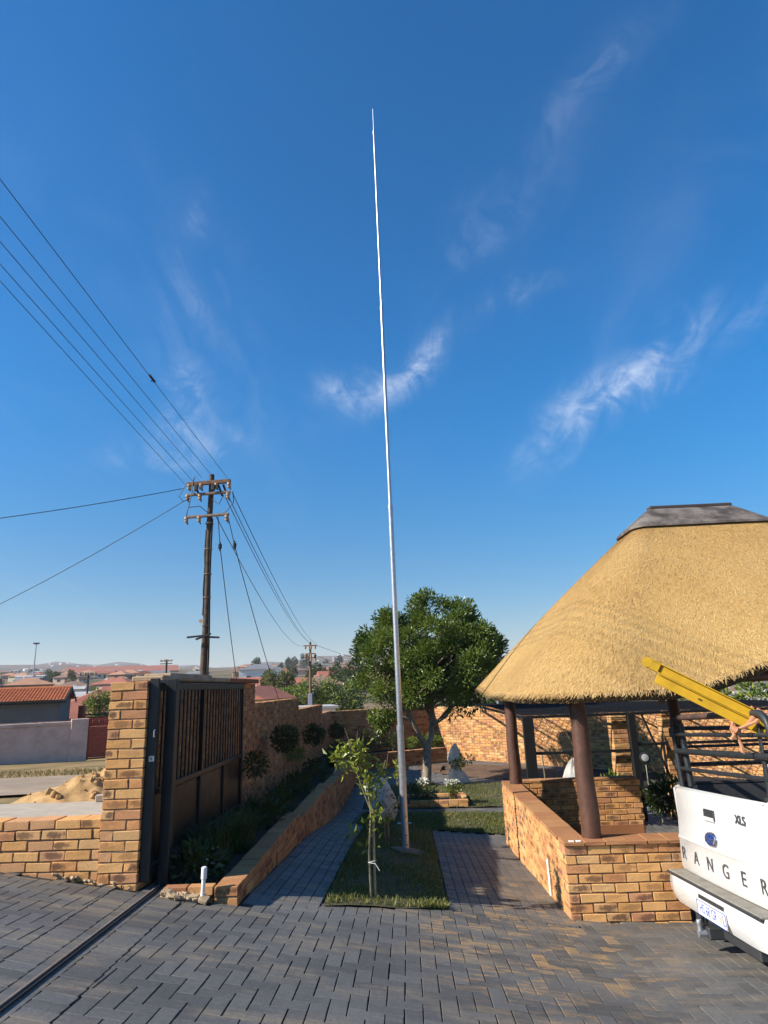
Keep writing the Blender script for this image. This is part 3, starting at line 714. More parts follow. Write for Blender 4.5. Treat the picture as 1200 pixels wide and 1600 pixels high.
# ------------------------------------------------------------------ thatched gazebo
def build_gazebo():
    t = thing('gazebo', 'thatched open gazebo on dark timber poles with low yellow brick walls', 'gazebo', (4.3, 9.3, -2.4))
    zt = -1.555
    # low walls with brick parts
    w = MB(); sp = []
    sp += wall_specs((1.59, 7.16), (1.59, 11.45), [(0, 4.29, zt-.03)], .24, g, w, .116)
    fr = wall_specs((1.47, 7.17), (2.615, 7.17), [(0, 1.145, zt-.03)], .24, g, w); 
    fr = [(x, y-.004, *r) for x, y, *r in fr]
    bk = wall_specs((1.72, 11.35), (3.66, 11.35), [(0, 1.94, zt-.03)], .22, lambda x, y: gz(x, y), w, .05)
    core = w.build('low_wall', M_MORTAR, t)
    # coping on top of the walls
    cs = []
    for k in range(19): cs.append((1.585, 7.42+k*.212, zt-.012, math.pi/2, .205, .255, .034))
    for k in range(6): cs.append((1.57+k*.205, 7.175, zt-.012, 0, .198, .30, .034))
    for k in range(9): cs.append((1.82+k*.212, 11.35, zt-.012, 0, .205, .235, .034))
    lay_bricks(cs, core, M_COPE, 60, 'coping_tile', 'coping_beyond')
    lay_bricks(sp+fr+bk, core, M_BRICK, 300)
    MB().box((2.65, 11.22, -2.46+.14), (1.95, .02, .16), None, .002).build('skirting_tile', M_COPE, t)
    fl = MB(); fl.box((4.4, 9.3, -2.56), (5.6, 4.4, .12), None, .01); fl.build('floor', M_CONC, t)
    # poles
    for x, y, z0 in ((1.80, 7.24, zt-.01), (1.64, 10.98, zt-.01), (7.0, 7.2, -2.5), (7.0, 11.2, -2.5), (4.4, 11.3, -2.5)):
        n = 7; pts = [(x+.006*math.sin(i*1.7), y+.006*math.cos(i*2.1), z0+(-.02-z0)*i/n) for i in range(n+1)]
        MB().tube(pts, [.099-.002*i for i in range(n+1)], 18).build('pole', M_POLE, t, True)
    pl = MB()
    for a, b in (((1.85, 7.24, -.03), (6.7, 7.24, -.03)), ((1.85, 11.2, -.03), (6.7, 11.2, -.03)), ((1.72, 7.4, -.02), (1.72, 11.0, -.02)), ((6.9, 7.4, -.02), (6.9, 11.0, -.02))): pl.tube([a, b], .06, 10)
    pl.build('wall_plate', M_POLE, t, True)
    # ---- roof surface: stacked rounded rectangles
    cx, cy = 4.28, 9.3
    def lift(x, y): 
        q = np.clip(np.abs(x-4.45)/2.05, 0, 1); return .41*np.cos(q*np.pi/2)**2*(y < cy)
    def ring(h, n=176, out=0.0):
        hx = 3.13*(1-h)+.58*h+out; hy = 2.66*(1-h)+.05*h+out; r = min((1.15*(1-h)+.05*h), hy*.98, hx*.98)
        a = np.linspace(0, 2*np.pi, n, endpoint=False); per = []
        segs = [(hx-r, hy-r, 0), (-(hx-r), hy-r, 90), (-(hx-r), -(hy-r), 180), (hx-r, -(hy-r), 270)]
        m = n//8
        for i, (ox, oy, a0) in enumerate(segs):
            for k in range(m):
                th = R_(a0+90*(k+.5)/m); per.append((cx+ox+r*math.cos(th), cy+oy+r*math.sin(th)))
            nx, ny, na = segs[(i+1) % 4]; th = R_(a0+90); p = np.array([cx+ox+r*math.cos(th), cy+oy+r*math.sin(th)]); q = np.array([cx+nx+r*math.cos(th), cy+ny+r*math.sin(th)])
            for k in range(n//4-m): per.append(tuple(p+(q-p)*(k+.5)/(n//4-m)))
        P = np.array(per); z = -.135+2.505*(h+.035*math.sin(h*math.pi))
        Z = z+lift(P[:, 0], P[:, 1])*(1-h)**2.2+.012*np.sin(P[:, 0]*3+P[:, 1]*2.1)*(1-h)+.13*np.clip((P[:, 1]-cy)/2.65, 0, 1)*(1-h)
        return np.stack([P[:, 0], P[:, 1], Z], 1)
    hs = np.linspace(0, 1, 40); RG = np.array([ring(h) for h in hs])
    mt = bpy.data.materials.new('thatch'); mt.use_nodes = True; n = N(mt.node_tree); pos = n.add('ShaderNodeNewGeometry').outputs['Position']
    st = n.add('ShaderNodeMapping', {0: pos}); st.inputs['Scale'].default_value = (1, 1, .25)
    c = n.ramp(n.noise(st, 60, 6, .7), [(.25, (.35, .20, .066)), (.5, (.54, .335, .118)), (.75, (.66, .445, .172))])
    b = n.add('ShaderNodeBsdfPrincipled', {'Base Color': c}); b.inputs['Roughness'].default_value = .9; b.inputs['Specular IOR Level'].default_value = .15
    bp = n.add('ShaderNodeBump', {'Height': n.noise(st, 90, 6, .75)}); bp.inputs['Strength'].default_value = .9; bp.inputs['Distance'].default_value = .03
    n.l.new(bp.outputs[0], b.inputs['Normal']); n.l.new(b.outputs[0], n.add('ShaderNodeOutputMaterial').inputs[0])
    closed = np.concatenate([RG, RG[:, :1]], 1)
    roof = MB().grid(closed).build('thatch_roof', mt, t, True)
    # eave thickness and underside
    e0 = RG[0]; c0 = np.array([cx, cy, 0]); inw = (c0-e0)*[1, 1, 0]; inw /= np.linalg.norm(inw, axis=1)[:, None]
    e1 = e0+inw*.09-[0, 0, .10]; e2 = e0+inw*.32-[0, 0, .04]
    top = np.array([ring(.93)])[0]-[0, 0, .22]
    un = np.stack([e0, e1, e2, e2*.5+top*.5-[0, 0, .08], top]); un = np.concatenate([un, un[:, :1]], 1)
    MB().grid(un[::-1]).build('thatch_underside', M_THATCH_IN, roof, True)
    # rafters
    rf = MB()
    for i in range(0, 176, 11): rf.tube([e2[i]-[0, 0, .08], top[i]-[0, 0, .06]], .035, 6)
    rf.build('rafters', M_POLE, roof, True); bpy.data.objects['rafters']['kind'] = 'stuff'
    # straw: short stems lying down the slope, and a hanging fringe
    nS = 190000; hI = RNG.random(nS)**1.25*.93; col = RNG.random(nS)*176; i0 = col.astype(int) % 176; i1 = (i0+1) % 176; fr_ = (col-np.floor(col))[:, None]
    hk = hI*39; k0 = np.minimum(hk.astype(int), 38); fk = (hk-k0)[:, None]
    def surf(k0, fk): return (RG[k0, i0]*(1-fr_)+RG[k0, i1]*fr_)*(1-fk)+(RG[k0+1, i0]*(1-fr_)+RG[k0+1, i1]*fr_)*fk
    P = surf(k0, fk); up_ = (RG[k0+1, i0]-RG[k0, i0]); dn = -up_/np.linalg.norm(up_, axis=1)[:, None]
    tan = RG[k0, i1]-RG[k0, i0]; tan /= np.linalg.norm(tan, axis=1)[:, None]; nr = np.cross(tan, up_); nr /= np.linalg.norm(nr, axis=1)[:, None]
    cen = np.array([cx, cy, 0]); flip = np.sign(((P-cen)*nr).sum(1))[:, None]; nr *= flip
    L = (.04+.07*RNG.random(nS))[:, None]; wd = (.0014+.0018*RNG.random(nS))[:, None]
    tip = P+dn*L+nr*(.001+.009*RNG.random(nS))[:, None]+tan*(RNG.normal(size=nS)*.025)[:, None]; base = P-nr*.004
    V = np.stack([base-tan*wd, base+tan*wd, tip+tan*wd*.6, tip-tan*wd*.6], 1).reshape(-1, 3); i = np.arange(nS)*4
    mot = np.sin(P[:, 0]*2.1+P[:, 2]*1.3)*np.sin(P[:, 2]*2.7+P[:, 1])+.8*np.sin(P[:, 0]*5.3-P[:, 2]*4.1+P[:, 1]*3)*np.sin(P[:, 2]*6.3+P[:, 0]*2)+.6*np.sin(P[:, 0]*13+P[:, 1]*11)*np.sin(P[:, 2]*12+P[:, 0]*4)
    rn = np.clip(RNG.beta(2.2, 2, nS)+.17*mot, 0, .93); rn[RNG.random(nS) < .05] = 1
    me = np_mesh('straw', V, np.stack([i, i+1, i+2, i+3], 1), L_STRAW, {'rnd': np.repeat(rn, 4)}); tag(obj('straw', me, roof), kind='stuff')
    nF = 16000; ii = RNG.integers(0, 176, nF); f = RNG.random(nF)[:, None]; a = e0[ii]*(1-f)+e0[(ii+1) % 176]*f; fi = inw[ii]; dep = RNG.random(nF)[:, None]
    a = a+fi*dep*.10+[0, 0, .02]-dep*[0, 0, .10]; tg = np.stack([-fi[:, 1], fi[:, 0], fi[:, 2]], 1); ln = (.010+.024*RNG.random(nF))[:, None]
    tp = a-fi*ln*.7-np.array([0, 0, 1])*ln*.75+tg*RNG.normal(size=(nF, 1))*.015
    V = np.stack([a-tg*.003, a+tg*.003, tp+tg*.0015, tp-tg*.0015], 1).reshape(-1, 3); i = np.arange(nF)*4
    me = np_mesh('eave_fringe', V, np.stack([i, i+1, i+2, i+3], 1), L_STRAW, {'rnd': np.repeat(RNG.random(nF)*.8, 4)}); tag(obj('eave_fringe', me, roof), kind='stuff')
    # ridge cap
    m2 = principled('ridge_cement', (.17, .145, .125), .85, color2=(.045, .034, .029), vscale=3.4, bump=.35, bscale=30, coords='P', detail=7)
    zr = 2.41
    def capring(h, out, dz): r = ring(h, out=out)+[0, 0, dz]; return np.vstack([r, r[:1]])
    MB().grid([capring(.848, .02, .0), capring(.843, .04, .012), capring(.848, .045, .035), capring(.92, .035, .035), capring(.985, .02, .035), capring(1.0, -.03, .035)]).build('ridge_cap', m2, roof, True)
    MB().box((cx, cy, zr), (1.20, .14, .05), None, .01).build('ridge_strip', principled('ridge_strip', (.06, .045, .04), .7), roof)
    # conduit on the outer side and two white clips on the coping
    MB().tube([(1.452, 7.90, -1.90), (1.452, 7.885, -2.06), (1.452, 7.88, -2.25)], .014, 8).build('conduit', M_WHITE, t, True)
    cl = MB(); cl.box((1.55, 7.06, zt+.01), (.05, .035, .012), None, .003); cl.box((1.62, 7.06, zt+.01), (.05, .035, .012), None, .003); cl.build('cable_clip', M_WHITE, t)
build_gazebo()

# ------------------------------------------------------------------ wire cage behind the gazebo
def build_cage():
    t = thing('wire_cage', 'black steel framed wire mesh enclosure between the gazebo and the rear wall', 'enclosure', (4.6, 13, -2.5))
    zc = -.66; f = MB()
    for x, w in ((2.26, .20), (4.22, .13)):
        MB().box((x, 13.0, (zc-2.55)/2), (w, .10, 1.89), None, .006).build('post', M_BLACKP, t)
    for a, b in (((2.17, 13, zc), (8.6, 13, zc)), ((2.17, 13, zc), (2.2, 22.6, zc-.05)), ((4.28, 13, -1.22), (4.86, 13, -1.22)), ((5.2, 13, -1.22), (8.5, 13, -1.22)), ((5.2, 13, -1.62), (8.5, 13, -1.62)), ((2.36, 13.02, -1.32), (4.16, 13.02, -1.32))):
        MB().beam(a, b, .05, .05).build('rail', M_BLACKP, t)
    MB().tube([(4.42, 12.99, zc), (4.84, 12.99, -1.9)], .022, 6).build('brace', M_BLACKP, t)
    for x in (2.9, 3.6, 4.9, 5.8, 6.7): MB().beam((x, 13, zc), (x, max(13.2, 25.0-x-.1), zc-.05), .03, .03).build('roof_rail', M_BLACKP, t)
    # mesh roof: fine wire grid
    w = MB()
    for k in range(44): 
        x = 2.2+k*.14; w.beam((x, 13, zc+.03), (x, 25.1-x, zc+.0), .012, .006, .001)
    for k in range(58):
        y = 13.05+k*.14
        if 25.1-y > 2.3: w.beam((2.2, y, zc+.03), (min(25.1-y, 8.4), y, zc+.03), .012, .006, .001)
    tag(w.build('wire_mesh', M_BLACKP, t), kind='stuff')
    # brick piers
    for x, lb in ((4.02, 'yellow brick pier beside the cage post, left of the cage door'), (4.99, 'yellow brick pier on the hinge side of the cage door')):
        p = thing('brick_pier', lb, 'pillar', (x, 13.25, -2.5), 'brick piers of the cage'); sp = []; mb = MB().box((x, 13.25, -1.6), (.27, .27, 1.84), None, .002)
        for k in range(22):
            z = zc-.07-k*.085
            if k % 2: sp += [(x-.07, 13.25, z, 0, .14, .29, BH), (x+.075, 13.25, z, 0, .13, .29, BH)]
            else: sp += [(x+.002, 13.25, z, 0, .285, .29, BH)]
        mb.build('mortar', M_MORTAR, p); lay_bricks(sp, p, M_BRICK, 60)
    # round reflector lamp
    p = thing('garden_lamp', 'round white garden lamp with black rim on a thin white stem', 'lamp', (4.31, 12.8, -2.2))
    rot = Matrix.Rotation(R_(80), 3, 'X')
    MB().lathe([(.001, .03), (.075, .03), (.098, .02), (.10, -.01), (.09, -.03), (.001, -.03)], (4.32, 12.8, -1.44), 20, rot).build('rim', M_BLACK, p, True)
    MB().lathe([(.001, .042), (.04, .040), (.062, .034), (.066, .028)], (4.315, 12.795, -1.44), 20, rot).build('lens', principled('lamp_lens', (.36, .37, .38), .3), p, True)
    MB().tube([(4.33, 12.82, -1.52), (4.33, 12.83, -2.45)], .010, 8).build('stem', M_CONC, p)
    # crumpled cover
    V = []; n = 14
    P = [[(2.95+.42*r*math.cos(a)*(1+.25*math.sin(3*a)), 12.6+.25*r*math.sin(a), -2.45+1.02*(1-r**1.6)*(1+.06*math.sin(5*a+r*6))+.05*math.sin(a*4+r*9)*r) for a in np.linspace(0, 2*math.pi, 33)] for r in np.linspace(0.02, 1, 12)]
    o = MB().grid(P).build('frost_cover', M_FROST, smooth=True); tag(o, 'crumpled white frost cover draped over a plant in the cage bed', 'frost cover')
def frost_material():
    m = bpy.data.materials.new('frost_cloth'); m.use_nodes = True; n = N(m.node_tree); pos = n.add('ShaderNodeNewGeometry').outputs['Position']
    c = n.mix(n.noise(pos, 14, 5), (.62, .60, .55), (.78, .77, .74))
    d = n.add('ShaderNodeBsdfDiffuse', {0: c}); t = n.add('ShaderNodeBsdfTranslucent', {0: c}); tr = n.add('ShaderNodeBsdfTransparent')
    m1 = n.add('ShaderNodeMixShader'); m1.inputs[0].default_value = .35; n.l.new(d.outputs[0], m1.inputs[1]); n.l.new(t.outputs[0], m1.inputs[2])
    m2 = n.add('ShaderNodeMixShader'); n.put(m2.inputs[0], n.math('MULTIPLY', n.step(n.noise(pos, 6, 4), .3, .7), .35)); n.l.new(m1.outputs[0], m2.inputs[1]); n.l.new(tr.outputs[0], m2.inputs[2])
    bp = n.add('ShaderNodeBump', {'Height': n.noise(pos, 22, 4, .7)}); bp.inputs['Strength'].default_value = .6; bp.inputs['Distance'].default_value = .02; n.l.new(bp.outputs[0], d.inputs['Normal'])
    n.l.new(m2.outputs[0], n.add('ShaderNodeOutputMaterial').inputs[0]); return m
M_FROST = frost_material()
build_cage()

# ------------------------------------------------------------------ pickup
def text_part(name, body, size, mat, parent, M, depth=.004, shear=0.0, sx=1.0):
    cu = bpy.data.curves.new('txt', 'FONT'); cu.body = body; cu.size = size; cu.extrude = depth; cu.align_x = 'CENTER'; cu.align_y = 'CENTER'; cu.shear = shear
    o = bpy.data.objects.new('txt', cu); COL.objects.link(o); bpy.context.view_layer.update()
    me = bpy.data.meshes.new_from_object(o.evaluated_get(bpy.context.evaluated_depsgraph_get())); bpy.data.objects.remove(o)
    me.name = name; me.transform(M @ Matrix.Scale(sx, 4, (1, 0, 0))); me.materials.clear(); me.materials.append(mat)
    return obj(name, me, parent, True)
def build_truck():
    base = (2.60, 6.04, gz(2.60, 6.04)-.002); roll = Matrix.Rotation(-math.atan(.067), 3, 'X')
    t = thing('pickup_truck', 'white pickup truck with dark pipe rails over its bed, tailgate closed', 'pickup truck', base, rot=roll)
    paint = principled('white_paint', (.57, .565, .55), .28, var=.03, vscale=3, coat=.6); dirty = principled('grey_step', (.22, .20, .165), .75, var=.25, vscale=9, bump=.3)
    dark = principled('dark_trim', (.03, .032, .035), .5, var=.2, vscale=9); chrome = principled('chrome', (.75, .76, .78), .18, .95); red = principled('red_lens', (.30, .012, .012), .18, coat=.5)
    blue = principled('blue_enamel', (.012, .045, .20), .25, coat=.6); plate = principled('plate_white', (.74, .73, .70), .4); pblue = principled('plate_blue', (.05, .09, .42), .4)
    letter = principled('letter_grey', (.085, .088, .095), .4, .3); liner = principled('bed_liner', (.035, .036, .04), .55, var=.2, vscale=12)
    glass = principled('dark_glass', (.012, .015, .018), .06, coat=.3); tyre = principled('tyre', (.018, .018, .019), .8, bump=.3, bscale=40); alloy = principled('alloy', (.5, .5, .52), .35, .8)
    P = lambda mb, nm, m, par=t, sm=False: mb.build(nm, m, par, sm, True)
    HW = .83
    # tailgate panel with a lean and a crease: profile in (x,z), swept along y with rounded side edges
    prof = [(.075, 1.215), (.03, 1.222), (.0, 1.205), (-.012, 1.16), (-.022, 1.0), (-.045, .80), (-.056, .775), (-.048, .755), (-.060, .62), (-.062, .53), (-.05, .50), (.0, .495), (.075, .495)]
    ys = [-HW, -HW+.008, -HW+.03, -.3, 0, .3, HW-.03, HW-.008, HW]; rows = []
    for y in ys:
        e = 0.03 if abs(y) >= HW-.001 else (.008 if abs(y) > HW-.02 else 0)
        b = .014*(1-(y/HW)**2); rows.append([(x+e*(1 if x < .05 else 0)-b, y, z-e*.4*(1 if z > 1 else -1)) for x, z in prof])
    tg = P(MB().grid(np.array(rows)), 'tailgate', paint, sm=True)
    hd = P(MB().box((-.036, .05, 1.045), (.02, .20, .085), Matrix.Rotation(.09, 3, 'Y'), .008), 'handle_recess', dark, tg); 
    P(MB().box((-.042, .05, 1.012), (.02, .19, .035), Matrix.Rotation(.09, 3, 'Y'), .01), 'handle', paint, tg)
    # flat frame facing -x, text reads from far (+y) side to near (-y): right direction = -y
    def face(x, y, z, tiltA=.10):
        return Matrix.Translation((x, y, z)) @ Matrix.Rotation(tiltA, 4, 'Y') @ Matrix(((0, 0, -1, 0), (-1, 0, 0, 0), (0, 1, 0, 0), (0, 0, 0, 1)))
    for ch, y in zip('RANGER', (.70, .415, .125, -.165, -.455, -.745)): text_part('letter', ch, .15, letter, tg, face(-.0745+.014*((y/HW)**2), y, .645, .03), .003, sx=1.1)
    text_part('trim_lettering', 'XLS', .095, letter, tg, face(-.034, -.50, 1.065, .09), .003, sx=1.05)
    sc = Matrix.Scale(1, 3)
    def oval(a, b, d):
        mb = MB(); V = [(a*math.cos(k*math.pi/16), b*math.sin(k*math.pi/16), 0) for k in range(32)]; m = np.array(face(-.060, .04, .855, .11)); V = np.array(V)
        W1 = (np.c_[V, np.ones(32)] @ m.T)[:, :3]; V2 = V*[.86, .86, 1]+[0, 0, d]; W2 = (np.c_[V2, np.ones(32)] @ m.T)[:, :3]; c = (np.array([0, 0, d, 1]) @ m.T)[:3]
        V0 = V+[0, 0, -.02]; W0 = (np.c_[V0, np.ones(32)] @ m.T)[:, :3]
        mb.raw(np.vstack([W0, W1, W2, c]), [np.array([[r*32+k, r*32+(k+1) % 32, (r+1)*32+(k+1) % 32, (r+1)*32+k] for r in (0, 1) for k in range(32)]), np.array([[64+k, 64+(k+1) % 32, 96] for k in range(32)])]); return mb
    P(oval(.118, .062, .012), 'badge_rim', chrome, tg, True); P(oval(.106, .052, .018), 'badge', blue, tg, True)
    text_part('badge_script', 'Ford', .085, chrome, tg, face(-.0795, .04, .855, .11), .002, shear=.45, sx=1.1)
    # bumper: swept profile with rounded ends
    bp = []
    for y, back in ((.93, .16), (.915, .08), (.86, .03), (.70, .005), (.3, 0), (0, 0), (-.3, 0), (-.70, .005), (-.86, .03), (-.915, .08), (-.93, .16)):
        bx = -.20+back; bp.append([(.02, y, .475), (bx+.02, y, .475), (bx, y, .455), (bx-.012, y, .40), (bx-.012, y, .33), (bx+.02, y, .25), (bx+.06, y, .235), (.02, y, .24)])
    bm = P(MB().grid(np.array(bp)), 'rear_bumper', paint, sm=True)
    P(MB().box((-.075, 0, .482), (.21, 1.72, .018), None, .006), 'step_pad', dirty, bm)
    P(MB().box((-.188, 0, .472), (.018, 1.74, .022), None, .006), 'rubber_strip', dark, bm)
    P(MB().box((-.207, -.09, .415), (.02, .46, .03), None, .006), 'plate_light_slot', dark, bm)
    pl = P(MB().box((-.222, -.10, .335), (.008, .52, .115), Matrix.Rotation(.04, 3, 'Y'), .002), 'number_plate', plate)
    fm = MB()
    for c, s in (((-.227, -.10, .389), (.004, .52, .006)), ((-.227, -.10, .281), (.004, .52, .006)), ((-.227, .157, .335), (.004, .006, .11)), ((-.227, -.357, .335), (.004, .006, .11))): fm.box(c, s, None, .001)
    P(fm, 'plate_border', pblue, pl)
    text_part('plate_lettering', 'HS 68 GR', .100, pblue, pl, face(-.2275, -.045, .335, .04), .0006, sx=.80)
    text_part('plate_lettering', 'L', .105, pblue, pl, face(-.228, -.325, .335, .04), .001, sx=.80)
    P(MB().box((-.2275, -.275, .335), (.003, .04, .045), None, .001), 'plate_emblem', principled('emblem', (.55, .40, .33), .5), pl)
    # tow bar
    tb = P(MB().box((-.05, .0, .17), (.10, 1.1, .10), None, .01).box((-.14, .10, .16), (.16, .14, .09), None, .01), 'tow_bar', dark)
    P(MB().box((-.10, .42, .22), (.10, .06, .13), None, .01).tube([(-.16, .32, .16), (-.16, .32, .24)], .03, 10), 'tow_bracket', dark, tb)
    P(MB().tube([(-.26, .10, .16), (-.26, .10, .215)], .02, 10).lathe([(.001, .05), (.02, .045), (.026, .025), (.02, .005)], (-.26, .10, .205), 12).tube([(-.22, .10, .15), (-.28, .10, .15)], .03, 8), 'tow_ball', M_GALV, tb, True)
    # bed: sides, floor, lights
    for sgn in (1, -1):
        P(MB().prism([(.0, .50), (.0, 1.20), (.06, 1.235), (1.62, 1.235), (1.62, .50)], 1, sgn*.835, sgn*(.88 if sgn > 0 else .93)), 'bed_side', paint)
        P(MB().box((.83, sgn*.85, 1.243), (1.58, .09, .022), None, .008), 'bed_rail', dark); P(MB().box((.85, sgn*.822, .98), (1.5, .02, .50), None, .005), 'liner_side', liner)
        P(MB().prism([(.02, .62), (.0, 1.14), (.06, 1.16), (.12, .64)], 1, sgn*.837, sgn*(.885 if sgn > 0 else .935)), 'tail_light', red)
        P(MB().box((.035, sgn*.8315, .86), (.06, .007, .70), None, .001), 'panel_gap', dark)
    P(MB().box((.85, 0, .72), (1.55, 1.64, .04), None, .01).box((1.60, 0, .97), (.05, 1.64, .50), None, .01).box((.02+.08, 0, .97), (.02, 1.6, .46), None, .005), 'bed_liner', liner)
    rb = MB()
    for k in range(9): rb.box((.85, -.64+k*.16, .745), (1.5, .06, .02), None, .005)
    P(rb, 'bed_ribs', liner)
    P(MB().box((1.6, 0, .42), (3.4, 1.0, .14), None, .02), 'chassis', dark)
    # cab
    cab = [(1.68, .50), (1.68, 1.24), (1.80, 1.72), (2.05, 1.80), (3.05, 1.78), (3.35, 1.66), (3.85, 1.22), (4.9, 1.12), (5.12, .98), (5.15, .45), (4.7, .42), (2.0, .42)]
    P(MB().prism(cab, 1, -.88, .88), 'cab', paint)
    P(MB().prism([(1.705, 1.28), (1.79, 1.66), (1.80, 1.66), (1.72, 1.28)], 1, -.68, .68), 'rear_window', glass)
    for sgn in (1, -1):
        P(MB().prism([(1.95, 1.24), (2.06, 1.68), (2.7, 1.70), (2.7, 1.24)], 1, sgn*.882, sgn*.888), 'side_window', glass); P(MB().prism([(2.78, 1.24), (2.78, 1.70), (3.22, 1.65), (3.62, 1.24)], 1, sgn*.882, sgn*.888), 'side_window', glass)
    P(MB().prism([(3.40, 1.62), (3.42, 1.63), (3.86, 1.235), (3.83, 1.235)], 1, -.74, .74), 'windscreen', glass)
    for x in (.92, 4.15):
        for sgn in (1, -1):
            rot = Matrix.Rotation(R_(90), 3, 'X')
            w = P(MB().lathe([(.22, -.115), (.34, -.12), (.37, -.08), (.375, 0), (.37, .08), (.34, .12), (.22, .115)], (x, sgn*.79, .375), 28, rot), 'tyre', tyre, sm=True)
            P(MB().lathe([(.001, .06), (.10, .08), (.20, .09), (.225, .11), (.225, -.11), (.001, -.10)], (x, sgn*.79, .375), 20, Matrix.Rotation(R_(90 if sgn < 0 else -90), 3, 'X')), 'rim', alloy, w, True)
            P(MB().lathe([(.38, -.06), (.44, -.06), (.44, .06), (.38, .06)], (x, sgn*.85, .385), 28, rot), 'wheel_arch', dark, sm=True)
    # pipe rail frame
    rl = principled('rail_paint', (.020, .023, .026), .5, .1, var=.35, vscale=16, bump=.15, bscale=80); rust = principled('worn_rail', (.06, .045, .04), .6, .2, color2=(.13, .065, .045), vscale=9)
    def hoop(x, hw=.80, top=1.86):
        pts = [(x, hw, 1.22)]
        for k in range(7):
            a = math.pi/2*k/6; pts.append((x, hw-.12+.12*math.cos(a), top-.12+.12*math.sin(a)))
        q = [(p[0], -p[1]-(.24 if x < 1 else 0), p[2]) for p in pts[::-1]]; return pts+q
    fr = P(MB().tube(hoop(.07), .027, 12), 'rail_frame', rl, sm=True)
    P(MB().tube([(.07, .60, 1.86), (.07, -.86, 1.86)], .0285, 12), 'worn_top', rust, fr, True)
    for z, r in ((1.70, .018), (1.545, .027), (1.385, .018)): P(MB().tube([(.07, .80, z), (.07, -1.04, z)], r, 10), 'rear_rail', rl, fr, True)
    P(MB().tube([(.13, .745, 1.22), (.13, .745, 1.80)], .03, 10), 'inner_post', rl, fr, True)
    for z in (1.72, 1.42): P(MB().box((.07, .845, z), (.05, .05, .09), None, .006), 'hinge', rl, fr)
    P(MB().tube(hoop(1.55, .80, 1.80), .025, 10), 'front_hoop', rl, fr, True)
    for sgn in (1, -1):
        P(MB().tube([(.07, sgn*.84, 1.235), (.09, sgn*.84, 1.76), (1.55, sgn*.84, 1.72), (1.55, sgn*.84, 1.235)], .022, 8), 'side_rail', rl, fr, True)
        for z in (1.42, 1.58): P(MB().tube([(.09, sgn*.84, z), (1.55, sgn*.84, z)], .014, 8), 'side_rail', rl, fr, True)
build_truck()

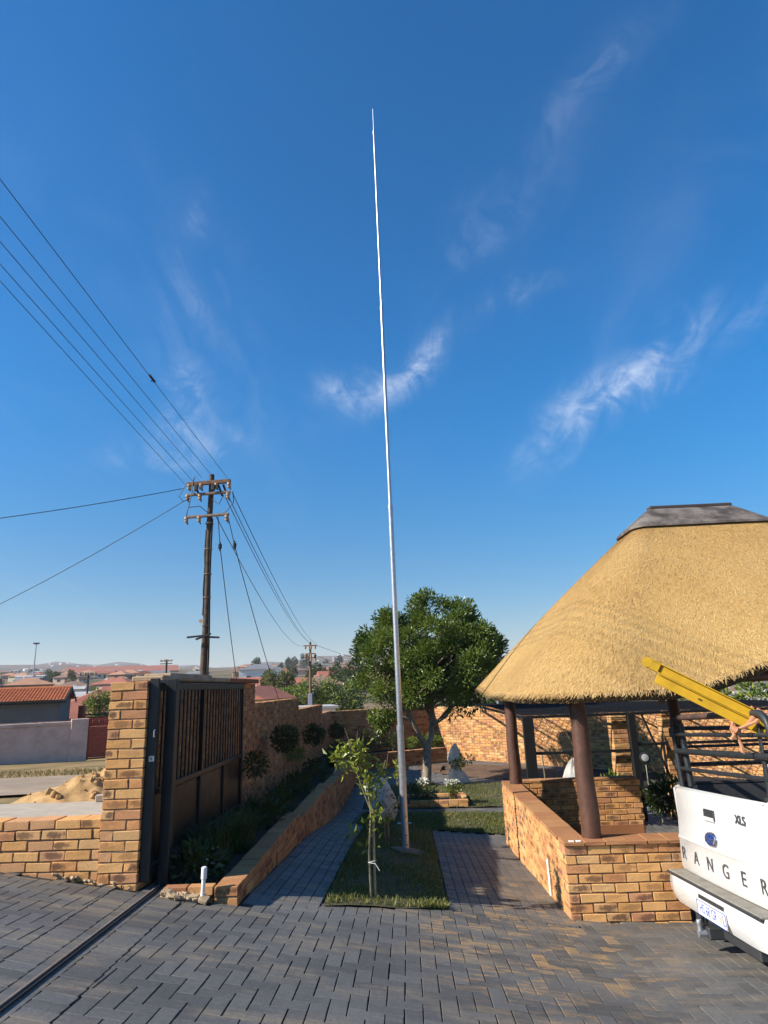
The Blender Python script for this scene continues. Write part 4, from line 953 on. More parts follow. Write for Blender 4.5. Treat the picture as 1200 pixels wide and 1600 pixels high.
def build_ladder():
    yel = principled('yellow_fibreglass', (.46, .27, .010), .5, var=.22, vscale=7, bump=.12, bscale=60, coords='P', spec=.4); blk = principled('ladder_scuff', (.05, .035, .015), .7)
    t = thing('extension_ladder', 'long yellow two part extension ladder sticking up out of the pickup bed', 'ladder', (3.4, 5.75, -.7))
    d = Vector((.93, -.36, -.60)).normalized(); rg_ = Vector((.361, .9325, 0)).normalized(); nrm = d.cross(rg_).normalized()
    nrm = nrm if nrm.z > 0 else -nrm
    A = Vector((2.085, 5.75, .115)); L = 1.95
    def chan(k, s0, s1, off, h):
        mb = MB(); o = rg_*k; a = A+d*s0+nrm*off+o; b = A+d*s1+nrm*off+o; sg = 1 if k > 0 else -1
        mb.beam(a, b, .008, h, .002, up=tuple(nrm))
        for q in (-1, 1):
            w = nrm*q*(h/2-.004)+rg_*sg*.014; mb.beam(a+w, b+w, .032, .008, .002, up=tuple(nrm))
        return mb
    for k in (-.19, .19):
        chan(k, .02, L, .0, .078).build('upper_stile', yel, t); chan(k*.93, .10, L-.1, -.083, .084).build('lower_stile', yel, t)
        a = A+rg_*k; MB().beam(a+d*-.01, a+d*.10, .045, .086, .012, up=tuple(nrm)).build('end_cap', yel, t)
        MB().tube([tuple(a+d*-.012-rg_*.024), tuple(a+d*-.012+rg_*.024)], .041, 18).build('rubber_tip', yel, t, True)
        for s_ in (.45, .95):
            c = A+d*s_-nrm*.083+rg_*(k*.93+(-.008 if k < 0 else .008)); MB().beam(c-d*.012, c+d*.012, .01, .012, .002, up=tuple(nrm)).build('rivet', blk, t)
    for k in range(6):
        for off in (0, -.083):
            c = A+d*(.22+.28*k)+nrm*off; MB().tube([tuple(c-rg_*.172), tuple(c+rg_*.172)], .016, 10).build('rung', M_GALV, t, True)
    # strap
    st = principled('peach_cloth', (.52, .24, .125), .9, var=.15, vscale=30, bump=.5, bscale=150, coords='P')
    s = thing('cloth_strap', 'peach cloth strip knotted around the ladder and the top pipe rail', 'strap', (2.68, 5.55, -.36))
    c = A+d*.80; rz = -2.215+1.86
    def ribbon(pts, w=.015):
        mb = MB(); P = []
        for p in pts:
            p = Vector(p); e = d*w; P.append([tuple(p+e), tuple(p-rg_*.005), tuple(p-e), tuple(p+rg_*.005), tuple(p+e)])
        return mb.grid(P)
    def at(n_, r_, s_=0.0): return c+nrm*n_+rg_*r_+d*s_
    ribbon([at(-.155, -.22), at(-.05, -.222, .02), at(.058, -.21, .04), at(.062, 0, .05), at(.058, .21, .04), at(-.05, .222, .02), at(-.15, .21), at(-.155, 0), at(-.155, -.22)]).build('loop', st, s, True)
    k0 = at(-.175, -.21, -.05)
    ribbon([at(.057, -.205, .09), at(-.05, -.228, .05), at(-.14, -.228, -.02), k0]).build('second_turn', st, s, True)
    MB().tube([tuple(k0+Vector((-.03, -.01, .025))), tuple(k0+Vector((0, -.025, 0))), tuple(k0+Vector((.03, -.01, -.015)))], [.018, .027, .018], 8).build('knot', st, s, True)
    ribbon([k0, k0+Vector((.012, -.01, -.06)), k0+Vector((.03, -.01, -.12)), k0+Vector((.028, -.01, -.17))], .016).build('tail', st, s, True)
    ribbon([k0, k0+Vector((-.02, -.02, -.04)), k0+Vector((-.045, -.01, -.07))], .012).build('tail', st, s, True)
    ribbon([k0+Vector((0, 0, .06)), k0+Vector((-.02, .01, .0)), k0+Vector((.0, .02, -.05)), k0+Vector((.04, .03, -.01)), k0+Vector((.02, .01, .05))], .012).build('rail_wrap', st, s, True)
build_ladder()

# ------------------------------------------------------------------ mast
def build_mast():
    x, y = -.133, 9.545; z0 = gz(x, y)
    t = thing('antenna_mast', 'very tall slim galvanised steel mast rising from the lawn strip', 'mast', (x, y, z0))
    secs = [(z0-.05, -.55, .049, .049), (-.55, 2.70, .040, .036), (2.70, 6.2, .029, .025), (6.2, 9.88, .020, .016), (9.88, 10.42, .0085, .006)]
    for a, b, r0, r1 in secs: MB().tube([(x-.003*(a+2), y, a), (x-.003*(b+2), y, b)], [r0, r1], 14).build('mast_section', M_GALV, t, True)
    for z, r in ((-.55, .053), (2.70, .040), (6.2, .029), (9.88, .020)): MB().tube([(x-.003*(z+2), y, z-.05), (x-.003*(z+2), y, z+.02)], r, 14).build('joint_collar', M_GALV, t, True)
    for dx, dz in ((-.055, .36), (.055, .36)): MB().tube([(x+dx*.8, y, z0+dz), (x+dx*1.7, y, z0+dz)], .012, 8).build('bolt', M_GALV, t, True)
    bl = MB()
    for dz in (.10, .22, .45): bl.tube([(x+.02, y-.054, z0+dz), (x+.02, y-.044, z0+dz)], .008, 8)
    bl.build('bolt_hole', M_BLACK, t)
    P = [[(x+.03+(.24+.04*math.sin(a*3))*r*math.cos(a), y+.20*r*math.sin(a), gz(x+.3*r*math.cos(a), y+.26*r*math.sin(a))+.055-.035*r**3) for a in np.linspace(0, 2*math.pi, 25)] for r in np.linspace(.02, 1, 6)]
    MB().grid(P).build('concrete_footing', principled('footing', (.20, .155, .11), .95, var=.25, vscale=12, bump=.7, coords='P'), t, True)
build_mast()

# ------------------------------------------------------------------ plants
def limb(mb, pts, r0, r1, n=8):
    pts = [np.array(p, float) for p in pts]; m = len(pts); mb.tube([tuple(p) for p in pts], [r0+(r1-r0)*i/(m-1) for i in range(m)], n)
def build_tree():
    t = thing('garden_tree', 'leafy green tree with a forked grey trunk standing on the garden lawn', 'tree', (.364, 17.6, -2.47))
    bark = principled('grey_bark', (.30, .245, .185), .9, color2=(.17, .135, .10), vscale=14, bump=.8, bscale=40, coords='P')
    mb = MB(); F = (.43, 17.6, -1.50)
    limb(mb, [(.36, 17.6, -2.52), (.37, 17.6, -2.3), (.40, 17.58, -1.95), (.41, 17.6, -1.7), (.43, 17.6, -1.46)], .125, .10, 14)
    t_ = mb.build('trunk', bark, t, True)
    mb = MB()
    limb(mb, [(.43, 17.6, -1.56), (.22, 17.5, -1.22), (.02, 17.45, -.78), (-.12, 17.4, -.2), (-.25, 17.4, .5)], .08, .035)
    limb(mb, [(.43, 17.6, -1.56), (.55, 17.65, -1.25), (.60, 17.7, -.85), (.62, 17.7, -.3), (.7, 17.7, .6)], .078, .035)
    limb(mb, [(.58, 17.65, -1.0), (.95, 17.6, -.78), (1.25, 17.55, -.40), (1.45, 17.5, .2)], .06, .03); limb(mb, [(.75, 17.62, -.9), (1.15, 17.75, -.5), (1.25, 17.9, .1)], .04, .02)
    limb(mb, [(.05, 17.45, -.82), (-.45, 17.3, -.70), (-.75, 17.2, -.42), (-.95, 17.2, .2)], .05, .025); limb(mb, [(-.5, 17.3, -.7), (-.75, 17.0, -.85)], .03, .012); limb(mb, [(.0, 17.45, -.8), (-.2, 17.1, -.3), (-.3, 16.9, .3)], .045, .02)
    limb(mb, [(.6, 17.7, -.9), (.35, 17.9, -.3), (.3, 18.2, .6)], .05, .025)
    # crown: clumps on a lumpy volume
    C = []; cen = np.array([.58, 17.55, .72])
    while len(C) < 130:
        v = RNG.normal(size=3); v /= np.linalg.norm(v); r = RNG.random()**.42
        p = v*r*np.array([1.86, 1.75, 1.55]); lump = 1+.13*math.sin(v[0]*5+1)*math.sin(v[2]*4+v[1]*3)
        p = cen+p*lump
        if p[2] < -.62+.25*abs(p[0]-.6) and RNG.random() < .85: continue
        C.append(p)
    C += [np.array(q) for q in ((.62, 17.5, 2.32), (.35, 17.4, 2.2), (-.55, 17.3, 1.75), (-1.05, 17.4, 1.35), (-1.2, 17.3, .85), (1.75, 17.5, 1.75), (2.0, 17.4, 1.2), (2.3, 17.4, .75), (2.42, 17.4, 1.0), (2.1, 17.5, .35), (-1.15, 17.3, .2), (1.35, 17.4, 2.0), (1.0, 17.4, 2.1))]
    low = [np.array(q) for q in ((-.62, 17.1, -.82), (-.85, 17.05, -.72), (-.72, 17.0, -.95), (-.5, 17.0, -.68))]
    spr = [np.array(q) for q in ((1.35, 17.4, -.55), (1.55, 17.35, -.62), (1.15, 17.3, -.72), (1.78, 17.3, -.55))]
    for c in C:
        a = np.array([.1+(c[0]-.5)*.25, 17.55, max(-.6, c[2]-1.0)]); m_ = (a+c)/2+RNG.normal(size=3)*.08; limb(mb, [a, m_, c], .018, .006, 5)
    for c in low: limb(mb, [(-.72, 17.2, -.5), c], .012, .004, 5)
    for c in spr: limb(mb, [(1.15, 17.5, -.5), c], .010, .003, 5)
    tag(mb.build('branches', bark, t, True), kind='stuff')
    P, D, Rn, S_ = [], [], [], []
    for i, c in enumerate(C):
        k = int(270+150*RNG.random()); s = .21+.11*RNG.random(); v = RNG.normal(size=(k, 3)); v /= np.linalg.norm(v, axis=1)[:, None]
        r = RNG.random(k)**.6; P.append(c+v*r[:, None]*[s*1.15, s*1.15, s*.95]); D.append(v+(c-cen)*.3+[0, 0, .1]); Rn.append(np.clip(.18+.35*RNG.random(k)+.30*RNG.random()-.08, 0, 1)); S_.append(np.full(k, .098))
    for c in low+spr:
        k = 150 if any(c is q for q in low) else 34; v = RNG.normal(size=(k, 3)); v /= np.linalg.norm(v, axis=1)[:, None]; P.append(c+v*(RNG.random(k)**.5)[:, None]*.17); D.append(v+[0, 0, -.5]); Rn.append(RNG.random(k)*.7+(.15 if c[0] < 0 else -.1)); S_.append(np.full(k, .12))
    me = leaves_mesh('leaves', np.vstack(P), np.concatenate(S_), L_TREE, np.concatenate(Rn), D=np.vstack(D), asp=.40)
    tag(obj('crown', me, t), kind='stuff')
    # paler drying twigs on the lower left
    k = 900; c = np.array([[-.55, 17.1, -.1], [-.75, 17.1, .15], [-.65, 17.1, -.42]])[RNG.integers(0, 3, k)]; P = c+RNG.normal(size=(k, 3))*[.16, .16, .22]
    tag(obj('pale_foliage', leaves_mesh('pale', P, .08, L_PALE, asp=.3), t), kind='stuff')
build_tree()

def clump(name, mat, c, rad, n, size, parent=None, asp=.42, shell=.5, D=None, up=.3):
    v = RNG.normal(size=(n, 3)); v /= np.linalg.norm(v, axis=1)[:, None]; r = RNG.random(n)**shell
    P = np.array(c)+v*r[:, None]*np.array(rad); o = obj(name, leaves_mesh(name, P, size, mat, asp=asp, D=v*1.0 if D is None else D, up=up), parent); return tag(o, kind='stuff' if parent is not None else None)
BARK2 = principled('sapling_bark', (.20, .165, .10), .85, var=.25, vscale=20, bump=.4, coords='P')
STAKE = principled('stake_wood', (.33, .25, .14), .85, var=.25, vscale=15, bump=.4, coords='P')
def build_saplings():
    z0 = gz(-.44, 6.83)
    t = thing('citrus_sapling', 'young citrus sapling tied to a wooden stake at the front of the lawn strip', 'sapling', (-.44, 6.83, z0))
    mb = MB(); limb(mb, [(-.44, 6.83, z0-.05), (-.45, 6.83, z0+.4), (-.42, 6.82, z0+.75), (-.45, 6.80, z0+1.05)], .013, .008); limb(mb, [(-.43, 6.82, z0+.8), (-.52, 6.8, z0+1.05), (-.58, 6.8, z0+1.25), (-.62, 6.79, z0+1.42)], .008, .004); limb(mb, [(-.43, 6.82, z0+.85), (-.35, 6.82, z0+1.0), (-.30, 6.83, z0+1.22)], .006, .003)
    limb(mb, [(-.55, 6.8, z0+1.2), (-.66, 6.8, z0+1.28)], .005, .003)
    for a, b in (((-.60, 6.79, z0+1.38), (-.66, 6.78, z0+1.56)), ((-.55, 6.8, z0+1.34), (-.53, 6.8, z0+1.52)), ((-.52, 6.8, z0+1.3), (-.47, 6.8, z0+1.48)), ((-.36, 6.82, z0+1.02), (-.32, 6.8, z0+1.20))): limb(mb, [a, b], .004, .002, 5)
    mb.build('stem', BARK2, t, True)
    MB().tube([(-.405, 6.85, z0-.05), (-.40, 6.845, z0+.78)], .013, 8).build('stake', STAKE, t, True)
    MB().tube([(-.46, 6.81, z0+.32), (-.40, 6.82, z0+.33), (-.385, 6.85, z0+.325), (-.43, 6.86, z0+.32), (-.46, 6.83, z0+.32), (-.46, 6.81, z0+.32), (-.39, 6.80, z0+.31), (-.35, 6.79, z0+.25)], .003, 6).build('tie', M_WHITE, t)
    P = []
    for c, s, n in (((-.62, 6.8, z0+1.32), (.13, .10, .10), 55), ((-.72, 6.8, z0+1.26), (.08, .08, .06), 34), ((-.55, 6.8, z0+1.20), (.12, .1, .10), 50), ((-.50, 6.8, z0+1.34), (.08, .08, .10), 40), ((-.46, 6.8, z0+1.08), (.10, .1, .08), 22), ((-.40, 6.83, z0+.95), (.10, .1, .08), 22), ((-.36, 6.8, z0+.72), (.09, .08, .08), 22), ((-.30, 6.83, z0+1.14), (.035, .04, .10), 26), ((-.48, 6.8, z0+.62), (.13, .1, .07), 12), ((-.62, 6.8, z0+.55), (.07, .07, .06), 7), ((-.42, 6.8, z0+.48), (.10, .1, .06), 6)):
        v = RNG.normal(size=(n, 3))*.55; P.append(np.array(c)+v*np.array(s))
    P = np.vstack(P); rn = np.clip(.10+.85*RNG.random(len(P))*np.clip((P[:, 2]-z0-.5)/.7, .05, 1), 0, 1)  # higher leaves get lighter greens: the sunlit top is put into leaf colour
    tag(obj('leaves', leaves_mesh('leaves', P, .082, L_CITRUS, rn, asp=.42, up=.6), t), kind='stuff')
    # second sapling, bagged
    def bag(c, h, w, par=None, name='bag', d=.8, sk=0.0):
        P = []
        for i, u in enumerate(np.linspace(0, 1, 14)):
            r = w*(math.sin(min(1, u*1.25+.04)*math.pi/2)**.7)*(1 if u < .86 else 1-.35*(u-.86)/.14); row = []
            for a in np.linspace(0, 2*math.pi, 29):
                q = r*(1+.10*math.sin(5*a+u*4)+.06*math.sin(9*a-u*7)); row.append((c[0]+sk*u+q*math.cos(a), c[1]+q*d*math.sin(a), c[2]-h*u+.02*math.sin(3*a)*u))
            P.append(row)
        return MB().grid(P).build(name, M_FROST, par, True)
    z1 = gz(-.39, 10.9)
    t = thing('bagged_sapling', 'staked sapling with a sheer white frost bag pulled over its top, beside the mast', 'sapling', (-.39, 10.6, z1))
    mb = MB(); limb(mb, [(-.45, 10.6, z1-.05), (-.46, 10.6, z1+.5), (-.45, 10.6, z1+1.0), (-.40, 10.6, z1+1.15)], .014, .006); limb(mb, [(-.46, 10.6, z1+.85), (-.38, 10.55, z1+1.1), (-.36, 10.55, z1+1.25)], .007, .003); limb(mb, [(-.46, 10.6, z1+.6), (-.25, 10.55, z1+.8), (-.18, 10.55, z1+1.1)], .006, .003); mb.build('stem', BARK2, t, True)
    MB().tube([(-.40, 10.63, z1-.05), (-.39, 10.62, z1+.62)], .014, 8).build('stake', STAKE, t, True)
    bag((-.50, 10.6, z1+.93), .60, .19, t, 'frost_bag', sk=.07)
    clump('leaves', L_CITRUS, (-.42, 10.5, z1+.45), (.14, .14, .12), 70, .085, t); clump('leaves', L_CITRUS, (-.19, 10.5, z1+.98), (.06, .06, .22), 50, .085, t); clump('leaves', L_CITRUS, (-.50, 10.5, z1+.66), (.2, .2, .12), 36, .085, t)
    # third: tall wrapped plant near the tree
    t = thing('wrapped_sapling', 'sapling wrapped in a twisted white frost cloth on the lawn beside the tree', 'sapling', (1.12, 17.9, -2.47))
    P = []
    for u in np.linspace(0, 1, 18):
        r = .03+.20*max(0, math.sin((u*1.12)**.8*math.pi*.5))*(1-.62*math.exp(-((u-.58)/.13)**2)); cx = 1.16-.10*math.sin(u*3.0)+.10*u
        P.append([(cx+r*(1+.12*math.sin(4*a+u*9))*math.cos(a), 17.9+r*.8*math.sin(a), -1.50-.96*u) for a in np.linspace(0, 2*math.pi, 25)])
    MB().grid(P).build('frost_cloth', M_FROST, t, True)
    clump('leaves', L_CITRUS, (1.18, 17.72, -1.98), (.17, .15, .12), 110, .09, t); clump('leaves', L_CITRUS, (1.42, 17.75, -1.86), (.20, .1, .09), 26, .11, t); clump('leaves', L_DARK, (.72, 17.6, -2.08), (.06, .05, .05), 5, .17, t)
    MB().tube([(1.16, 17.9, -2.5), (1.16, 17.9, -1.6)], .014, 6).build('stem', BARK2, t)
    limbs = MB(); limb(limbs, [(.78, 17.7, -2.02), (.95, 17.75, -1.98), (1.14, 17.88, -2.1)], .005, .006, 5); limb(limbs, [(1.16, 17.85, -1.9), (1.35, 17.78, -1.84), (1.55, 17.75, -1.9)], .006, .003, 5); limbs.build('twigs', BARK2, t)
build_saplings()

def tuft(label, cat, c, n, h, mat, spread=.06, lean=.7, w=.005, group=None, flowers=0):
    t = thing('plant', label, cat, c, group); a = RNG.random(n)*2*np.pi; r = spread*RNG.random(n)**.5
    P = np.stack([c[0]+r*np.cos(a), c[1]+r*np.sin(a), np.full(n, c[2]-.01)], 1)
    tag(obj('foliage', blades_mesh('foliage', P, h, mat, lean, w), t), kind='stuff')
    if flowers: clump('flowers', L_FLOWER, (c[0], c[1], c[2]+h*.95), (spread*1.5, spread*1.5, h*.2), flowers, .035, t, asp=.9)
    return t
def build_beds():
    zb = gz(.8, 15.2)+.04
    t = thing('flowering_plant', 'bushy plant with white flowers in sunlight on the brick bed edge', 'flowers', (.86, 14.95, zb), 'white flowering plants in the brick bed')
    n = 260; a = RNG.random(n)*2*np.pi; P = np.stack([.86+.09*np.cos(a)*RNG.random(n), 14.95+.09*np.sin(a)*RNG.random(n), np.full(n, zb)], 1)
    tag(obj('stalks', blades_mesh('stalks', P, .26, L_DRY, .6, .004), t), kind='stuff'); clump('leaves', L_LIME, (.86, 14.93, zb+.30), (.21, .17, .12), 330, .055, t); clump('petals', L_FLOWER, (.84, 14.9, zb+.41), (.18, .14, .05), 90, .045, t, asp=.9)
    t = thing('flowering_plant', 'dark bushy plant with a few white flowers in shade in the brick bed', 'flowers', (.22, 15.1, zb), 'white flowering plants in the brick bed')
    clump('leaves', L_DARK, (.20, 15.1, zb+.22), (.34, .25, .22), 520, .07, t); clump('petals', L_FLOWER, (.24, 15.0, zb+.44), (.17, .14, .05), 50, .045, t, asp=.9)
    # lollipop shrubs along the shaded wall
    for (x, y, z, r), lb in zip(((-2.2, 11.8, -.80, .24), (-2.2, 15.4, -.98, .25), (-2.2, 20.3, -1.22, .26), (-2.2, 9.55, -.98, .18)),
                                ('clipped round headed shrub on a bare stem under the highest wall step', 'clipped round headed shrub on a bare stem beneath the middle wall step', 'small round headed shrub on a stem near the far corner of the shaded wall', 'thin open headed shrub on a stem right behind the gate')):
        t = thing('standard_shrub', lb, 'shrub', (x, y, -1.75), 'round headed shrubs in the planter'); zs = -1.8 if y > 12.75 else -1.72
        mb = MB(); limb(mb, [(x, y, zs), (x+.01, y, (z+zs)/2), (x, y, z)], .014, .011); mb.build('stem', BARK2, t, True); clump('crown', L_DARK, (x, y, z), (r, r, r*.95), 1100 if r > .2 else 420, .055, t, shell=.4)
    o = thing('shrub', 'yellowish feathery shrub leaning from the shaded wall', 'shrub', (-2.45, 14.6, -1.8)); clump('foliage', L_LIME, (-2.42, 14.2, -1.28), (.22, .40, .12), 260, .07, o); m_ = MB(); limb(m_, [(-2.45, 14.3, -1.85), (-2.42, 14.2, -1.3)], .012, .006); m_.build('stem', BARK2, o)
    # low planting in the long planter
    ys = [6.55, 6.9, 7.25, 7.65, 8.0, 8.4, 8.9, 9.3, 9.8, 10.3, 10.9, 11.6, 12.3, 13.2, 14.2, 15.4, 16.6, 18.0, 19.5]
    kinds = ['low dark leafy plant in the shaded planter', 'spiky strap leaved clump in the shaded planter', 'small grey green bush in the shaded planter']
    for i, y in enumerate(ys):
        z = -1.66 if y < 9.4 else (-1.75 if y < 12.75 else -1.83); x = -2.05+.14*math.sin(i*2.4); k = i % 3
        if i in (2, 3):
            t = thing('plant', 'feathery dark green fern like clump spilling beside the gate foot' if i == 2 else 'feathery dark green clump beside the first planter step', 'plant', (x, y, z)); n = 420; a = RNG.random(n)*2*np.pi
            P = np.stack([x+.16*np.cos(a)*RNG.random(n), y+.16*np.sin(a)*RNG.random(n), np.full(n, z)], 1); tag(obj('foliage', blades_mesh('foliage', P, .34, L_DARK, 1.1, .007), t), kind='stuff'); continue
        if k == 1: tuft(kinds[1], 'plant', (x, y, z), 120, .34, L_DARK, .10, 1.0, .010, 'planter bed plants')
        else:
            t = thing('plant', kinds[k], 'plant', (x, y, z), 'planter bed plants'); clump('foliage', L_DARK, (x, y, z+.13), (.26, .26, .18), 260, .09 if k == 0 else .06, t)
    # fine white blossoms near the stake
    t = thing('flowering_plant', 'small plant with tiny white blossoms beside the green stake', 'flowers', (-1.98, 6.8, -1.66)); clump('leaves', L_DARK, (-2.0, 6.8, -1.53), (.2, .14, .13), 150, .06, t); clump('petals', L_FLOWER, (-1.95, 6.75, -1.49), (.12, .08, .08), 12, .03, t, asp=.9)
    # far corner planter
    for x, y, m, lb, r in ((-.6, 22.6, L_DARK, 'dark low bush in the far corner planter', .36), (.05, 22.8, L_LIME, 'bright lime green bush in the far corner planter', .24), (.55, 23.0, L_TREE, 'mid green rounded bush in the far corner planter', .27), (.9, 23.3, L_TREE, 'small upright green plant at the end of the far corner planter', .2), (-1.3, 22.3, L_DARK, 'broad dark bush at the shaded end of the far corner planter', .42)):
        t = thing('bush', lb, 'bush', (x, y, -2.07)); clump('foliage', m, (x, y, -2.0+r*.75), (r, r, r*.8), 420, .07, t)
        mb = MB(); limb(mb, [(x, y, -2.1), (x, y, -2.0+r*.6)], .012, .006, 5); mb.build('stem', BARK2, t)
    # plants in and around the cage
    for x, y, z, r, m, lb in ((3.65, 12.75, -1.95, .26, L_TREE, 'leafy green plant behind the gazebo low wall'), (3.25, 12.75, -2.0, .22, L_TREE, 'leafy green plant next to the white frost cover'), (2.55, 12.7, -2.05, .25, L_DARK, 'dark leafy plant at the left cage post'), (4.62, 12.75, -2.05, .34, L_DARK, 'dark leafy shrub in front of the cage door'), (4.45, 12.7, -2.12, .26, L_DARK, 'dark low shrub below the round garden lamp')):
        t = thing('plant', lb, 'plant', (x, y, -2.5)); clump('foliage', m, (x, y, z), (r, r*.7, r*1.0), 300, .11, t); mb = MB(); limb(mb, [(x, y, -2.52), (x, y, z)], .012, .008, 5); mb.build('stem', BARK2, t)
    for x, y in ((2.62, 13.8), (3.35, 13.9)):
        t = thing('bare_sapling', 'thin bare sapling inside the wire cage', 'sapling', (x, y, -2.47), 'bare saplings in the cage'); mb = MB()
        limb(mb, [(x, y, -2.5), (x+.02, y, -1.8), (x+.0, y, -1.35)], .016, .010, 6); limb(mb, [(x, y, -1.45), (x+.14, y, -1.15), (x+.2, y, -1.0)], .009, .004, 5); limb(mb, [(x, y, -1.4), (x-.12, y, -1.15), (x-.2, y, -.98)], .009, .004, 5); mb.build('stem', BARK2, t)
build_beds()

# ------------------------------------------------------------------ utility poles and wires
def insulator(mb, p, s=1.0):
    mb.lathe([(.012*s, .02*s), (.05*s, .015*s), (.055*s, -.04*s), (.03*s, -.06*s), (.05*s, -.075*s), (.045*s, -.12*s), (.01*s, -.13*s)], p, 10)
def wire(label, pts, r=.008, group=None, name='overhead_wire'):
    o = MB().tube(pts, r, 5, False).build(name, M_CABLE); return tag(o, label, 'wire', group)
def sag(a, b, s, n=24):
    a = np.array(a); b = np.array(b); return [tuple(a+(b-a)*t-np.array([0, 0, 1])*s*4*t*(1-t)) for t in np.linspace(0, 1, n)]
def build_poles():
    x, y = -4.97, 16.0; zb = tz(x, y)
    t = thing('utility_pole', 'tall weathered timber utility pole with three crossarms of insulators', 'utility pole', (x, y, zb))
    n = 16; MB().tube([(x+.012*math.sin(i*.9)-.03*(1-i/n), y, zb-.1+(5.62-zb+.1)*i/n) for i in range(n+1)], [.092-.026*i/n for i in range(n+1)], 14).build('post', M_UTIL, t, True)
    MB().tube([(x+.085-.015*math.sin(i*1.1)-.02*i/9, y-.03, zb+(4.4-zb)*i/9) for i in range(10)], .028, 8).build('cable_riser', M_BLACK, t, True)
    MB().tube([(x-.08+.01*math.sin(i*2.1), y-.05, 1.9+2.2*i/7) for i in range(8)], .018, 8).build('cable_riser', M_BLACK, t, True)
    st = MB()
    for z in (.4, 1.65, 2.35, 2.95, 3.6, 4.28): st.tube([(x-.01, y, z-.012), (x-.01, y, z+.012)], .108, 14, False)
    st.build('steel_strap', M_GREYARM, t, True)
    for z, x0, x1, m, h in ((5.36, -5.58, -4.42, M_RUST, .10), (5.06, -5.58, -4.42, M_GREYARM, .06), (4.46, -5.58, -4.44, M_GREYARM, .06)):
        a = MB().beam((x0, y-.12, z-.02), (x1, y-.12, z+.02), .09, h, .008).build('crossarm', m, t)
        for q in (x0+.03, x0+.36, x1-.06) if z < 5.3 else (x0+.06, x0+.38, x0+.78, x1-.04):
            mb = MB(); insulator(mb, (q, y-.12, z-h*.4), 1.05); mb.build('insulator', M_CERAM, a, True)
            MB().beam((q, y-.12, z-.10), (q+.05, y-.14, z-.22), .03, .035).build('clamp', M_BLACK, a)
    cl = MB()
    for q in (-5.35, -4.75, -4.62): cl.beam((q, y-.1, 5.30), (q+.10, y-.05, 5.0), .035, .05); 
    for q in (-5.3, -4.85): cl.box((q, y-.2, 5.2), (.10, .08, .17), None, .02)
    cl.build('line_clamps', M_BLACK, t)
    j = MB()
    for pts in ([(-5.6, y-.15, 5.30), (-5.75, y-.2, 5.0), (-5.62, y-.2, 4.85), (-5.45, y-.15, 4.95)], [(-4.36, y-.1, 5.1), (-4.33, y-.1, 4.8), (-4.5, y-.15, 4.55), (-4.75, y-.1, 4.45)], [(-5.4, y-.15, 5.5), (-5.42, y-.2, 5.0), (-5.5, y-.2, 4.6), (-5.55, y-.15, 4.45)], [(-5.5, y-.15, 4.7), (-5.2, y-.15, 4.72), (-5.0, y-.1, 4.55)], [(-4.9, y-.1, 4.9), (-4.7, y-.15, 4.75), (-4.6, y-.1, 5.0)], [(-5.36, y-.15, 5.55), (-5.46, y-.15, 5.2), (-5.3, y-.15, 5.0)]):
        j.tube(pts, .011, 5)
    j.build('jumper_cable', M_CABLE, t)
    for a, b in (((-5.38, y-.18, 1.36), (-4.98, y-.18, 1.385)), ((-4.98, y-.16, 1.36), (-4.58, y-.16, 1.33)), ((-5.15, y-.2, 1.30), (-4.78, y-.2, 1.43))): MB().beam(a, b, .04, .045).build('stay_bracket', M_STEEL, t)
    MB().tube([(-5.06, y-.14, 1.75), (-5.06, y-.15, 1.75)], .05, 10).build('number_disc', M_CERAM, t)
    # pole further on, with a street light
    x2, y2 = -10.33, 70.0; zb2 = tz(x2, y2)
    t2 = thing('utility_pole', 'distant brown utility pole with a street light arm behind the stepped wall', 'utility pole', (x2, y2, zb2))
    MB().tube([(x2-.02, y2, zb2-.2), (x2, y2, 5.0)], [.17, .12], 10).build('post', M_RUST, t2, True)
    for z in (4.6, 3.75, 3.35):
        MB().beam((x2-.7 if z > 4 else x2-.45, y2-.15, z), (x2+.75 if z > 4 else x2+.6, y2-.15, z), .12, .12).build('crossarm', M_RUST, t2)
        for q in (-.5, .1, .55): 
            mb = MB(); insulator(mb, (x2+q, y2-.15, z-.08), 2.2); mb.build('insulator', M_CERAM, t2, True)
    MB().tube([(x2, y2-.1, 3.0), (x2-.5, y2-.3, 3.15)], .04, 6).build('lamp_arm', M_GALV, t2); MB().box((x2-.75, y2-.4, 3.15), (.6, .28, .16), None, .06).build('lamp_head', M_GALV, t2)
    MB().box((x2, y2-.25, -1.0), (.45, .2, 1.3), None, .03).build('meter_box', principled('meter_box', (.22, .22, .30), .6), t2)
    bl = MB(); bl.box((x2+.55, y2-.2, 3.45), (.25, .2, .4), None, .04); bl.build('fuse_box', M_BLACK, t2)
    # two more poles on the left
    for (px, py, zt_, lb, r) in ((-40.7, 110, 5.9, 'distant pale utility pole with a crossarm above the far houses', .22), (-36.8, 75, 2.9, 'thin dark utility pole in front of the red roofed house', .13)):
        zq = tz(px, py); q = thing('utility_pole', lb, 'utility pole', (px, py, zq)); MB().tube([(px, py, zq-.2), (px, py, zt_)], [r, r*.75], 8).build('post', M_UTIL, q, True)
        for dz in (.25, .7): MB().beam((px-1.0, py-.2, zt_-dz), (px+1.0, py-.2, zt_-dz), .16, .14).build('crossarm', M_UTIL, q)
        for k in (-.9, -.3, .3, .9):
            mb = MB(); insulator(mb, (px+k, py-.2, zt_-.05), 2.4); mb.build('insulator', M_CERAM, q, True)
    # flood light mast far left
    px, py = -260, 450; zq = tz(px, py); q = thing('floodlight_mast', 'very tall thin floodlight mast standing over the distant houses', 'light mast', (px, py, zq))
